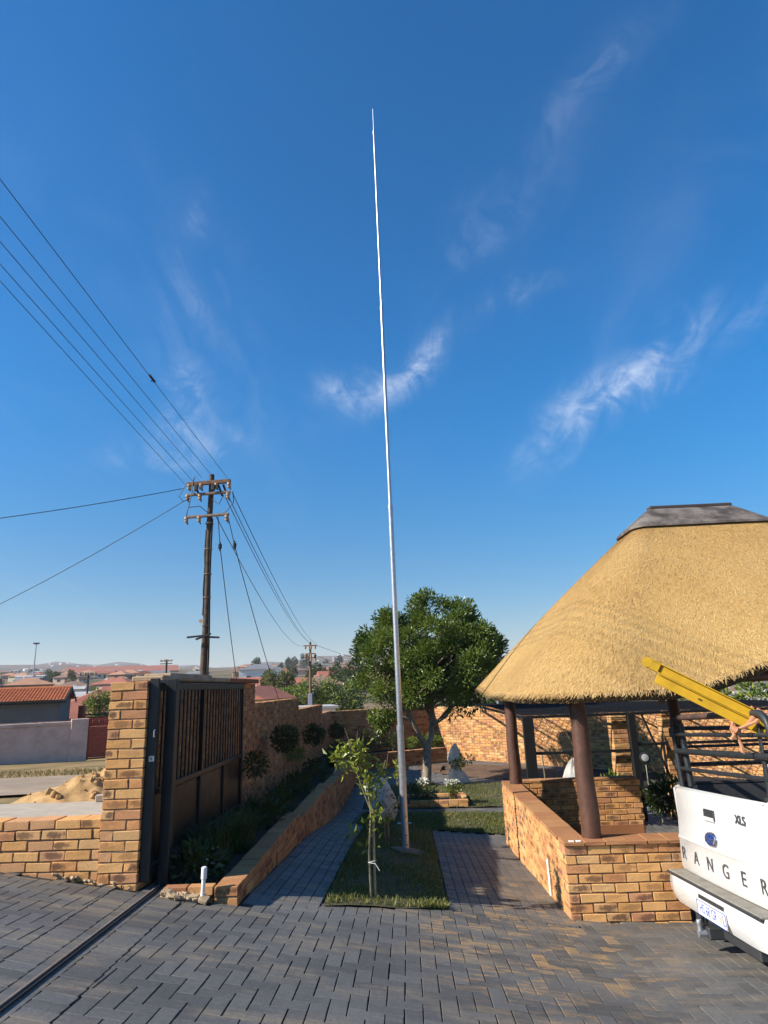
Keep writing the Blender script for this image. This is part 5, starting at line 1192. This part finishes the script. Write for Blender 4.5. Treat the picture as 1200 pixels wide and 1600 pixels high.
    MB().tube([(px, py, zq-.5), (px, py, 39)], [.55, .35], 8).build('post', M_GALV, q, True); MB().tube([(px, py, 38.2), (px, py, 39.2)], [1.6, 2.4], 10).build('lamp_ring', M_STEEL, q, True)
    # line wires: five spans to the pole behind the photographer, four on to the distant pole
    gA = 'line wires overhead'
    for xa, za, dx, dz, lb in ((-4.5, 5.46, 1.45, .55, 'overhead power wire tied to the garden side tip of the top crossarm, with a splice'), (-4.96, 5.60, 1.5, .65, 'overhead power wire tied to the very top of the near utility pole'), (-5.18, 5.50, 1.6, .85, 'overhead power wire tied to the top crossarm just on the street side of the pole'), (-5.44, 5.44, 1.75, 1.1, 'overhead power wire tied midway along the street side of the top crossarm'), (-5.62, 5.34, 1.9, 1.4, 'lowest overhead power wire tied to the street side tip of the top crossarm')):
        wire(lb, sag((xa, 15.9, za), (xa+dx, -34, za+dz), .10, 40), .0055, gA)
    for k, (xa, za, xb, zb_) in enumerate(((-4.40, 5.10, -9.6, 4.75), (-4.5, 5.0, -10.0, 4.7), (-4.58, 4.98, -10.3, 4.95), (-4.8, 4.45, -10.9, 4.65))):
        wire(('power wire from the garden side crossarm tip to the distant street light pole', 'upper of the close pair of wires sagging to the distant street light pole', 'lower of the close pair of wires sagging to the distant street light pole', 'deepest sagging wire, from the lowest crossarm to the distant street light pole')[k], sag((xa, 16, za), (xb, 69.8, zb_), .75 if k < 3 else 1.1, 30), .011, 'line wires to the far pole')
    wire('service wire leaving the top crossarm almost level to the left', sag((-5.68, 15.9, 5.24), (-14.5, 12.6, 3.35), .18), .010)
    wire('service wire dropping from the middle crossarm down to the left', sag((-5.66, 15.9, 4.88), (-20.5, 24.0, 1.6), .35), .010)
    for pts, lb in (([(-4.73, 15.9, 4.43), (-4.695, 16.05, 3.67), (-5.85, 24.5, tz(-5.85, 24.5))], 'steel stay wire from the pole with a black insulator, the steeper of two'), ([(-4.47, 15.9, 4.43), (-4.33, 16.1, 3.69), (-4.82, 29.0, tz(-4.82, 29))], 'steel stay wire from the pole with a black insulator, the slacker of two')):
        q = thing('stay_wire', lb, 'stay wire', pts[2]); MB().tube(sag(pts[0], pts[1], 0, 4)+sag(pts[1], pts[2], .35, 20)[1:], .011, 5).build('cable', M_CABLE, q)
        c = Vector(pts[1]); MB().lathe([(.01, .075), (.045, .06), (.05, .01), (.035, 0), (.05, -.01), (.045, -.06), (.01, -.075)], tuple(c), 10).build('insulator', M_BLACK, q, True)
        MB().tube([tuple(c+Vector((0, 0, .12))), tuple(c-Vector((0, .0, .12)))], .02, 6).build('grip', M_CABLE, q)
    for s, e, lb in (((-11.4, 69.8, 3.2), (-46, 150, 5), 0), ((-9.6, 69.8, 3.5), (6, 150, 2.5), 1), ((-9.6, 69.8, 4.6), (10, 170, 3.5), 1)):
        wire('thin wire leaving the distant street light pole towards the houses', sag(s, e, 1.4), .02, 'thin wires beyond the far pole')
    # joint sleeve hanging on the highest near wire
    o = MB().tube([(-4.332, 10.4, 5.483), (-4.325, 10.15, 5.485)], .022, 8).tube([(-4.33, 10.3, 5.48), (-4.33, 10.26, 5.42)], .012, 6).build('line_splice', M_BLACK); tag(o, 'small dark splice clamp on the highest overhead wire', 'wire clamp')
build_poles()

# ------------------------------------------------------------------ street side on the left
M_PINK = principled('pink_plaster', (.60, .44, .37), .9, color2=(.46, .33, .275), vscale=1.6, bump=.25, bscale=40, coords='P', detail=8)
M_GREYW = principled('grey_plaster', (.115, .125, .13), .9, var=.12, vscale=1.2, bump=.15, coords='P')
M_TILE = principled('orange_tile', (.50, .155, .05), .75, var=.2, vscale=3, bump=.2, coords='P')
M_REDIRON = principled('red_painted_steel', (.33, .055, .03), .55, var=.25, vscale=8, coords='P')
M_ROAD = principled('street_concrete', (.34, .25, .165), .93, color2=(.24, .175, .115), vscale=.9, bump=.4, bscale=30, coords='P', detail=8)
def build_street():
    rot = R_(21); u = np.array([math.cos(rot), math.sin(rot)]); v = np.array([-math.sin(rot), math.cos(rot)])
    def strip(name, mat, c, hw, a0, a1, dz, n=24, wob=0.0):
        P = [[(c[0]+u[0]*s+v[0]*w, c[1]+u[1]*s+v[1]*w) for w in np.linspace(-hw, hw, 9)] for s in np.linspace(a0, a1, n)]
        G = [[(x, y, tz(x, y)+dz+wob*math.sin(x*2.1)*math.sin(y*1.7)) for x, y in r] for r in P]
        return tag(MB().grid(G).build(name, mat, smooth=True), kind='structure')
    strip('road', M_ROAD, (-9.5, 14.8), 2.6, -14, 5.2, .05)
    strip('pavement', M_CONC, (-6.3, 9.6), 1.35, -8, 3.4, .08)
    # dry verge tufts
    n = 4200; s = -9+14*RNG.random(n); w = 3.2+2.6*RNG.random(n); X = -9.5+u[0]*s+v[0]*w; Y = 14.8+u[1]*s+v[1]*w
    P = np.stack([X, Y, terrain(X, Y)], 1); tag(obj('dry_grass', blades_mesh('dry_grass', P, .09, L_DRY, 1.0, .012)), 'dry straw coloured verge grass in front of the pink wall', 'grass', kind='stuff')
    # sand pile
    gx, gy = np.meshgrid(np.linspace(-7.6, -3.3, 90), np.linspace(10.0, 15.0, 90), indexing='ij')
    h = .46*np.exp(-(((gx+5.35)/.75)**2+((gy-12.2)/.9)**2)**.85)+.60*np.exp(-(((gx+4.35)/.6)**2+((gy-13.0)/.9)**2)**.9)+.26*np.exp(-(((gx+6.0)/.9)**2+((gy-11.6)/.7)**2))
    ns = .045*np.sin(gx*7+gy*3)*np.sin(gy*6.1)+.03*np.sin(gx*15.3)*np.sin(gy*13.1+gx*4)+.02*RNG.normal(size=gx.shape)
    z = terrain(gx, gy)-.10+h*1.0+ns*np.clip(h*2.2, 0, 1)
    o = MB().grid(np.stack([gx, gy, z], -1)).build('sand_pile', M_SAND, smooth=True); tag(o, 'heap of yellow building sand beside the street behind the low wall', 'sand pile')
    lumps = MB()
    for i in range(160):
        i0, j0 = random.randrange(20, 85), random.randrange(8, 75)
        if h[i0, j0] > .15:
            s_ = .015+random.random()**3*.05; lumps.box((gx[i0, j0], gy[i0, j0], z[i0, j0]+s_*.3), (s_*2, s_*1.7, s_*1.4), Matrix.Rotation(random.random()*3, 3, (1, random.random(), .3)), s_*.4)
    tag(lumps.build('sand_clods', M_SAND, o), kind='stuff')
    st = principled('rubble_stone', (.50, .36, .27), .9, var=.25, vscale=5, bump=.6, coords='P')
    for k, (a, b, c, s_) in enumerate(((-4.55, 12.6, .42, .24), (-4.3, 12.45, .46, .22), (-4.75, 12.75, .30, .18), (-4.15, 12.7, .55, .2))):
        V, T, Q = cbox((s_, s_*.7, s_*.45), s_*.28); V = V+RNG.normal(size=V.shape)*s_*.08
        o = MB().raw(V+np.array((a, b, tz(a, b)+c-.08)), [T, Q]).build('stone', st); tag(o, 'rough pinkish stone lying on top of the sand heap', 'stone', 'stones on the sand heap')
    o = MB().box((-4.95, 11.0, tz(-4.95, 11)+.14), (.30, .13, .10), Matrix.Rotation(.3, 3, 'Z'), .01).build('cement_block', M_CONC); tag(o, 'grey cement brick lying at the foot of the sand heap', 'brick')
    # pink wall
    f = 30; ww = np.array([math.cos(R_(f)), math.sin(R_(f))]); c0 = np.array([-13.45, 27.0]); ang = R_(f)
    t = thing('plastered_wall', 'stained pinkish plastered street wall with an end post', 'wall', (c0[0], c0[1], -2.5))
    def seg(a, b, z0, z1, th, nm, m=M_PINK):
        p = c0+ww*(a+b)/2; return MB().box((p[0], p[1], (z0+z1)/2), (b-a, th, z1-z0), Matrix.Rotation(ang, 3, 'Z'), .015).build(nm, m, t)
    seg(-9, -.30, -3.2, -1.0, .20, 'wall_panel'); seg(-9, -.30, -1.0, -.86, .26, 'coping'); seg(-.32, .32, -3.3, -.78, .42, 'end_post'); seg(-4.0, -3.65, -3.2, -.62, .42, 'post')
    t = thing('plastered_wall', 'short sunlit pinkish plastered wall right of the red street gate', 'wall', (-11.0, 28.2, -2.6)); p = c0+ww*3.3
    MB().box((p[0], p[1], -2.0), (1.9, .22, 2.2), Matrix.Rotation(ang-.5, 3, 'Z'), .015).build('wall_panel', M_PINK, t); MB().box((p[0], p[1], -.86), (1.96, .28, .08), Matrix.Rotation(ang-.5, 3, 'Z'), .015).build('coping', M_PINK, t)
    # red gate
    t = thing('street_gate', 'red painted steel street gate of thin upright bars', 'gate', (-12.3, 27.6, -2.5)); a0, a1 = .36, 2.25
    def gp(s, z, d=0): p = c0+ww*s; return (p[0], p[1]+d, z)
    for a, b in ((gp(a0, -2.35), gp(a1, -2.35)), (gp(a0, -.82), gp(a1, -.82)), (gp(a0, -1.55), gp(a1, -1.55))): MB().beam(a, b, .05, .06).build('rail', M_REDIRON, t)
    for s in (a0, a1): MB().beam(gp(s, -2.4), gp(s, -.78), .06, .06).build('upright', M_REDIRON, t)
    for k in range(21): MB().tube([gp(a0+.04+k*.088, -2.36), gp(a0+.04+k*.088, -.82)], .011, 6).build('bar', M_REDIRON, t)
    bk = principled('infill_brick', (.26, .07, .04), .9, var=.3, vscale=9); 
    t = thing('brick_stack', 'stack of red bricks behind the plastered street wall', 'bricks', (-16, 29.5, -2.6)); mb = MB()
    for i in range(26):
        for j in range(3): mb.box((-17.0+i*.25+random.random()*.03, 30.0+i*.11, -1.15+j*.085-.004*i), (.22, .11, .075), Matrix.Rotation(ang+random.random()*.2, 3, 'Z'), .006)
    tag(mb.build('loose_bricks', bk, t), kind='stuff'); MB().box((-13.9, 31.3, -2.0), (6.6, .5, 1.5), Matrix.Rotation(.415, 3, 'Z'), .02).build('stack_core', bk, t)
    # red pier fence behind the gate
    t = thing('pier_fence', 'low red brick pier fence in front of the red roofed house', 'fence', (-17, 42, -2.9))
    for i in range(5):
        x, y = -20.1+i*2.2, 40.5+i*.75; MB().box((x, y, -1.7), (.34, .34, 2.6), None, .02).build('pier', bk, t)
        if i < 4: MB().beam((x, y, -1.9), (x+2.2, y+.75, -1.9), .2, 1.6).build('fence_panel', bk, t); MB().beam((x, y, -.95), (x+2.2, y+.75, -.95), .06, .08).build('top_rail', M_STEEL, t)
    # garage with clay tiles
    rot = R_(20.5); M3 = Matrix.Rotation(rot, 3, 'Z'); ez = (-19.1, 36.0)
    t = thing('garage', 'dark grey plastered garage with an orange clay tile roof', 'garage', (-22.5, 37, -2.9), rot=Matrix.Rotation(0, 3, 'Z'))
    def L(a, b, z): return (ez[0]+math.cos(rot)*a-math.sin(rot)*b, ez[1]+math.sin(rot)*a+math.cos(rot)*b, z)
    W_ = 10.0; D_ = 4.2
    wl = MB(); c = L(-W_/2, D_/2, -1.52); wl.box(c, (W_, D_, 3.04), M3, .02)
    V = [L(0, 0, 0), L(0, D_, 0), L(0, D_/2, .60), L(-W_, 0, 0), L(-W_, D_, 0), L(-W_, D_/2, .60)]; wl.raw(V, [np.array([[0, 1, 2], [3, 5, 4]])]); wl.build('wall', M_GREYW, t)
    MB().box(L(-W_/2, -.02, -1.25), (W_, .03, .30), M3, .01).build('plinth_band', M_CONC, t)
    # tiles: rolled rows
    nx = 62; ny = 9; P = []
    for sgn in (0, 1):
        G = []
        for i in range(nx*6+1):
            a = .25-(W_+.5)*i/(nx*6); row = []
            for j in range(ny*2+1):
                k = j//2; f = (k+(j % 2)*.98)/ny if j < ny*2 else 1.0; b = -.38+(D_/2+.38)*f; z = -.10+(.72)*f+.05+.035*(1-(j % 2))*0+(.04 if j % 2 == 0 else .0)+.045*abs(math.sin(math.pi*i/6))
                bb = b if sgn == 0 else D_-b; row.append(L(a, bb, z))
            G.append(row)
        tag(MB().grid(G).build('roof_tiles', M_TILE, t, True), kind='stuff')
    MB().tube([L(.28, D_/2, .68), L(-W_-.3, D_/2, .68)], .09, 8).build('ridge_tiles', M_TILE, t, True)
    MB().beam(L(.27, -.40, -.12), L(.27, D_/2, .62), .05, .18).build('barge_board', M_BLACK, t); MB().beam(L(.27, D_+.40, -.12), L(.27, D_/2, .62), .05, .18).build('barge_board', M_BLACK, t)
    MB().beam(L(.25, -.40, -.13), L(-W_, -.40, -.13), .03, .10).build('fascia', M_BLACK, t)
build_street()

# ------------------------------------------------------------------ township
def far_tree_mesh(name, n, lumps, mat, sz):
    P, D = [], []
    for c, r in lumps:
        k = int(n*r**2/sum(q**2 for _, q in lumps)); v = RNG.normal(size=(k, 3)); v /= np.linalg.norm(v, axis=1)[:, None]; P.append(np.array(c)+v*(RNG.random(k)**.35)[:, None]*r); D.append(v)
    return leaves_mesh(name, np.vstack(P), sz, mat, asp=.75, D=np.vstack(D))
def build_town():
    roofs = {'red': principled('roof_red', (.30, .10, .06), .85, var=.25, vscale=.5), 'terracotta': principled('roof_terracotta', (.38, .19, .11), .85, var=.2, vscale=.5), 'brown': principled('roof_brown', (.20, .12, .085), .85, var=.25, vscale=.5), 'grey': principled('roof_grey', (.17, .17, .18), .7, var=.2, vscale=.5), 'pale iron': principled('roof_iron', (.42, .40, .37), .6, var=.2, vscale=.5)}
    walls = {'cream': principled('wall_cream', (.56, .46, .31), .9), 'pink': principled('wall_pink', (.55, .38, .29), .9), 'white': principled('wall_white', (.74, .71, .66), .9), 'ochre': principled('wall_ochre', (.50, .33, .16), .9), 'brick': principled('wall_brick', (.30, .16, .09), .9), 'yellow': principled('wall_yellow', (.72, .62, .05), .8)}
    pane = principled('window_pane', (.03, .035, .045), .2); doorm = principled('door_brown', (.12, .06, .035), .7)
    # prototypes around their own origin, door side towards -Y
    def proto(rk, wk, w, d, h, rh, hip, gab=False):
        t = thing('house', '', 'house', (0, 0, 0)); P = lambda mb, nm, m, par=t: mb.build(nm, m, par, False, True)
        wl = P(MB().box((0, 0, h/2-.6), (w, d, h+1.2), None, .02), 'wall', walls[wk])
        o = .45; hx, hy = w/2+o, d/2+o; r = w/2-d/2 if hip else hx
        r = max(r, .6)
        A = [(-hx, -hy, h-.05), (hx, -hy, h-.05), (hx, hy, h-.05), (-hx, hy, h-.05), (-r, 0, h+rh), (r, 0, h+rh)]
        mb = MB().raw(A, [np.array([[0, 1, 5, 4], [2, 3, 4, 5], [3, 2, 1, 0]]), np.array([[1, 2, 5], [3, 0, 4]])]); rf = P(mb, 'roof', roofs[rk])
        for x in (-w*.28, w*.28): 
            f = P(MB().box((x, -d/2-.02, h*.55), (1.5, .06, 1.1), None, .01), 'window', walls['white']); P(MB().box((x, -d/2-.055, h*.55), (1.32, .02, .94), None, .005), 'pane', pane, f)
        P(MB().box((0, -d/2-.02, h*.40), (.95, .06, 2.0), None, .01), 'door', doorm)
        for s in (-1, 1): P(MB().box((s*(w/2+.02), 0, h*.55), (.06, 1.4, 1.0), None, .01), 'window', pane)
        if not hip: 
            for s in (-1, 1): P(MB().raw([(s*w/2, -d/2, h-.05), (s*w/2, d/2, h-.05), (s*w/2, 0, h+rh*.95)], [np.array([[0, 1, 2]])]), 'gable', walls[wk])
        P(MB().box((w*.22, .8, h+rh*.75), (.5, .5, .9), None, .03), 'chimney', walls[wk], rf)
        t['label'] = f'small {wk} walled house with a {rk} {"hipped" if hip else "gabled"} roof in the township'; t['group'] = f'{wk} houses with {rk} roofs'; return t
    protos = [proto('red', 'pink', 11, 8, 2.6, 1.7, True), proto('terracotta', 'cream', 10, 8, 2.6, 1.6, True), proto('brown', 'ochre', 10, 7, 2.6, 1.4, False), proto('red', 'cream', 9, 7, 2.6, 1.6, False), proto('grey', 'white', 9, 7, 2.6, 1.2, False), proto('terracotta', 'brick', 11, 9, 2.6, 1.8, True), proto('pale iron', 'cream', 8, 6, 2.5, .7, False), proto('brown', 'pink', 10, 8, 2.6, 1.6, True), proto('pale iron', 'white', 7, 6, 2.5, .6, False)]
    used = set()
    def put(i, x, y, rz, sc=1.0, label=None, dz=0.0):
        o = protos[i] if i not in used else copy_tree(protos[i]); used.add(i)
        o.matrix_basis = Matrix.Translation((x, y, tz(x, y)+dz)) @ Matrix.Rotation(rz, 4, 'Z') @ Matrix.Scale(sc, 4)
        if label: o['label'] = label; o.pop('group', None) if hasattr(o, 'pop') else None
        return o
    rg = random.Random(11); spots = []
    def row(D, a0, a1, gap):
        a = a0
        while a < a1:
            jx = rg.uniform(-.2, .2); d = D*rg.uniform(.93, 1.07); an = R_(a+jx); spots.append((d*math.sin(an), d*math.cos(an))); a += gap/D*57.3*rg.uniform(.85, 1.3)
    for D in (95, 125, 165): row(D, -33.5, -21.5, 15)
    for D in (215, 270, 330, 400, 480, 570, 680, 800, 950): row(D, -33.2, -21.8, max(13, D*.030))
    for D in (330, 520, 800): row(D, -21, -17, max(15, D*.05))
    for D in (130, 165, 210, 270, 350, 450, 600, 800): row(D, -14.0, -1.5, max(13, D*.038))
    for D in (75, 98, 125, 160, 205, 260): row(D, 26.2, 31.5, max(13, D*.075))
    for D in (150, 230): row(D, 4, 22, D*.16)
    for x, y in spots: put(rg.randrange(9), x, y, rg.choice((0, 1.57, 3.14, .4, .36, 1.9))+rg.uniform(-.15, .15), rg.uniform(.9, 1.12))
    # landmark houses
    def rect_house(name, label, x, y, rz, w, d, h, rk, wk, rh, hip=True, dz=0):
        t = proto(rk, wk, w, d, h, rh, hip); t.name = name; t['label'] = label; del t['group']; t.matrix_basis = Matrix.Translation((x, y, tz(x, y)+dz)) @ Matrix.Rotation(rz, 4, 'Z'); return t
    rect_house('house', 'white double storey house with a dark hipped roof behind the capped wall', -46, 205, .25, 13, 9, 5.4, 'grey', 'white', 1.7, dz=.5)
    rect_house('house', 'near house with a wide red hipped roof behind the red gate', -27.0, 62, .55, 15, 11, 2.0, 'red', 'brick', 2.3, dz=-.4)
    rect_house('house', 'small bright red gabled house right beside the stepped wall and green trees', -17.6, 76, 1.25, 6.5, 6, 2.2, 'red', 'cream', 1.4, False)
    rect_house('house', 'grey gabled house in the valley right of the gazebo', 36.5, 66, .5, 9, 7, 2.4, 'grey', 'brick', 1.6, False)
    rect_house('hall', 'long bright yellow walled building far off under the gazebo eave', 108, 190, .1, 30, 9, 5, 'grey', 'yellow', .5, False)
    rect_house('hall', 'broad brick red hall with a long dull red roof on the far left skyline', -306, 700, .42, 112, 34, 3.5, 'red', 'brick', 6.5, False, dz=-2.5)
    for i, p in enumerate(protos):
        if i not in used: put(i, -60-6*i, 140, 0)
    # white shacks scattered on the far hillsides
    tin = [principled('tin_white', (.80, .80, .80), .6), principled('tin_cream', (.62, .56, .46), .8), principled('tin_grey', (.42, .42, .43), .7)]
    hp = []
    for k, m in enumerate(tin):
        t = thing('hillside_house', ('tiny white house on the far hillside', 'tiny cream house on the far hillside', 'tiny grey house on the far hillside')[k], 'house', (0, 0, 0), ('white', 'cream', 'grey')[k]+' hillside houses')
        MB().box((0, 0, 1.6), (9, 8, 4.2), None, .05).build('wall', m, t, False, True); A = [(-5, -4.5, 3.6), (5, -4.5, 3.6), (5, 4.5, 3.6), (-5, 4.5, 3.6), (-5, 0, 5.6), (5, 0, 5.6)]
        MB().raw(A, [np.array([[0, 1, 5, 4], [2, 3, 4, 5]]), np.array([[1, 2, 5], [3, 0, 4]])]).build('roof', m if k != 1 else roofs['terracotta'], t, False, True); hp.append(t)
    us = set()
    for i in range(150):
        a = rg.choice((rg.uniform(-31.5, -17), rg.uniform(-8.0, -3.2), rg.uniform(-6.5, -3.0), rg.uniform(-31, -14.5), rg.uniform(5.2, 7.5))); r = rg.uniform(1500, 2750); an = R_(a); x, y = r*math.sin(an), r*math.cos(an); k = rg.choice((0, 0, 0, 1, 2))
        o = hp[k] if k not in us else copy_tree(hp[k]); us.add(k); o.matrix_basis = Matrix.Translation((x, y, tz(x, y))) @ Matrix.Rotation(rg.uniform(0, 3), 4, 'Z') @ Matrix.Scale(rg.uniform(.45, .9), 4)
    # trees in the township
    tm = [far_tree_mesh('far_crown', 700, [((0, 0, 3.2), 2.0), ((1.3, .3, 2.6), 1.4), ((-1.2, -.4, 2.7), 1.5), ((.2, .5, 4.4), 1.2)], L_FAR, .55), far_tree_mesh('far_crown', 600, [((0, 0, 3), 1.7), ((0.3, 0, 4.6), 1.3), ((-.5, .2, 5.6), .9)], L_FAR, .5), far_tree_mesh('far_crown', 600, [((0, 0, 1.6), 1.4), ((1.5, 0, 1.5), 1.2), ((-1.4, 0, 1.4), 1.2)], L_FAR, .5)]
    trunk = MB(); limb(trunk, [(0, 0, -.4), (.05, 0, 1.2), (0, .05, 3.0)], .22, .10, 7); tr_me = None
    kinds = (('tree', 'distant rounded dark tree among the township houses'), ('tree', 'distant upright dark tree among the township houses'), ('bush', 'distant spreading dark bush among the township houses'))
    tp = []
    for k in range(3):
        t = thing('distant_tree', kinds[k][1], 'tree', (0, 0, 0), 'trees among the township, kind '+('rounded', 'upright', 'spreading')[k]); tag(obj('crown', tm[k], t, True), kind='stuff')
        if tr_me is None: tr_me = trunk.build('trunk', M_UTIL, t, True, True).data
        else: obj('trunk', tr_me, t, True)
        tp.append(t)
    ut = set()
    for i in range(75):
        a = rg.choice((rg.uniform(-33, -21), rg.uniform(-14, -1), rg.uniform(26, 31), rg.uniform(-13, -2))); r = rg.choice((rg.uniform(110, 260), rg.uniform(200, 600), rg.uniform(500, 1100))); an = R_(a); x, y = r*math.sin(an), r*math.cos(an); k = rg.randrange(3)
        if -25 < a < -14 and r < 900: continue
        o = tp[k] if k not in ut else copy_tree(tp[k]); ut.add(k); o.matrix_basis = Matrix.Translation((x, y, tz(x, y))) @ Matrix.Rotation(rg.uniform(0, 6), 4, 'Z') @ Matrix.Scale(rg.uniform(.8, 1.5)*(1 if r < 500 else 1.5), 4)
    # near trees beyond the garden wall
    def near_tree(label, x, y, rx, rz_, ztop, n, lumps, sz, mat=L_TREE):
        z0 = tz(x, y); t = thing('tree', label, 'tree', (x, y, z0)); P, D = [], []
        for (dx, dy, dz, r) in lumps:
            k = int(n*r*r/sum(q[3]**2 for q in lumps)); nb = max(4, int(9*r)); cs = RNG.normal(size=(nb, 3)); cs /= np.linalg.norm(cs, axis=1)[:, None]; cs = np.array([x+dx, y+dy, ztop+dz])+cs*r*.72
            v = RNG.normal(size=(k, 3)); v /= np.linalg.norm(v, axis=1)[:, None]; P.append(cs[RNG.integers(0, nb, k)]+v*(RNG.random(k)**.5)[:, None]*r*.42); D.append(v)
        tag(obj('crown', leaves_mesh('crown', np.vstack(P), sz, mat, D=np.vstack(D), asp=.55), t), kind='stuff'); mb = MB(); limb(mb, [(x, y, z0-.2), (x+.1, y, (z0+ztop)/2), (x, y, ztop-.4)], .16, .06, 8); mb.build('trunk', M_UTIL, t, True)
    near_tree('broad dark green tree crown just beyond the stepped garden wall', -11.2, 80, 0, 0, .1, 6200, [(0, 0, -.4, 2.0), (2.3, 0, -.8, 1.9), (4.2, 0, -1.3, 1.9), (-1.9, .5, -1.0, 1.7), (1.9, .8, -2.2, 2.5), (5.1, 0, -2.1, 1.4)], .34)
    near_tree('smaller green tree crown left of the distant street light pole', -16.3, 83, 0, 0, -.4, 3000, [(0, 0, -.8, 1.4), (1.6, 0, -.6, 1.4), (-1.4, 0, -1.6, 1.3)], .34)
    near_tree('olive brown tree behind the street light pole', -21, 105, 0, 0, 2.2, 1700, [(0, 0, 0, 1.8), (1.4, 0, -.8, 1.5)], .42, L_PALE)
    near_tree('green tree between the red roofed house and the brick pillar', -25.9, 55, 0, 0, .35, 2300, [(0, 0, -.5, 1.0), (-.6, 0, -1.5, 1.0), (.5, 0, -1.4, 1.1)], .22)
    near_tree('dark hedge like tree top behind the sunlit rear wall', 5.2, 30, 0, 0, -.55, 2600, [(0, 0, -.2, .8), (1.3, 0, -.3, .8), (2.6, 0, -.35, .8), (-1.2, 0, -.1, .8)], .2, L_DARK)
    near_tree('dark green tree top behind the rear wall near the gazebo pole', 3.0, 31, 0, 0, -.3, 1800, [(0, 0, -.2, .8), (-1.1, 0, -.3, .8)], .2, L_DARK)
    near_tree('bushy green tree top behind the wall right of the timber poles', 12.0, 24.5, 0, 0, -.85, 1800, [(0, 0, -.1, .8), (1.3, 0, -.1, .8), (2.5, 0, -.2, .8), (-1.2, 0, -.1, .8)], .18, L_TREE)
    o = MB().tube([(3.25, 24.5, -2.6), (3.25, 24.5, -.42)], .05, 8).build('wall_pipe', M_GALV); tag(o, 'short grey pipe end sticking up behind the sunlit rear wall', 'pipe')
    # shed beyond the stepped wall
    t = thing('shed', 'low pale grey shed roof edge beyond the stepped wall', 'shed', (-6.2, 38, -2.9)); MB().box((-5.9, 38.2, -1.95), (3.0, 3, 1.9), Matrix.Rotation(.25, 3, 'Z'), .03).build('wall', walls['white'], t); MB().box((-5.9, 38.2, -.95), (3.3, 3.3, .16), Matrix.Rotation(.25, 3, 'Z'), .02).build('roof', roofs['pale iron'], t)
build_town()

# ------------------------------------------------------------------ haze
def build_haze():
    m = bpy.data.materials.new('haze_air'); m.use_nodes = True; n = N(m.node_tree)
    v = n.add('ShaderNodeVolumePrincipled'); v.inputs['Color'].default_value = (.88, .90, .96, 1); v.inputs['Density'].default_value = .00017; v.inputs['Anisotropy'].default_value = .2
    n.l.new(v.outputs[0], n.add('ShaderNodeOutputMaterial').inputs['Volume'])
    o = MB().box((0, 0, 80), (9600, 9600, 200), None, .01).build('haze', m); tag(o, kind='stuff')
build_haze()
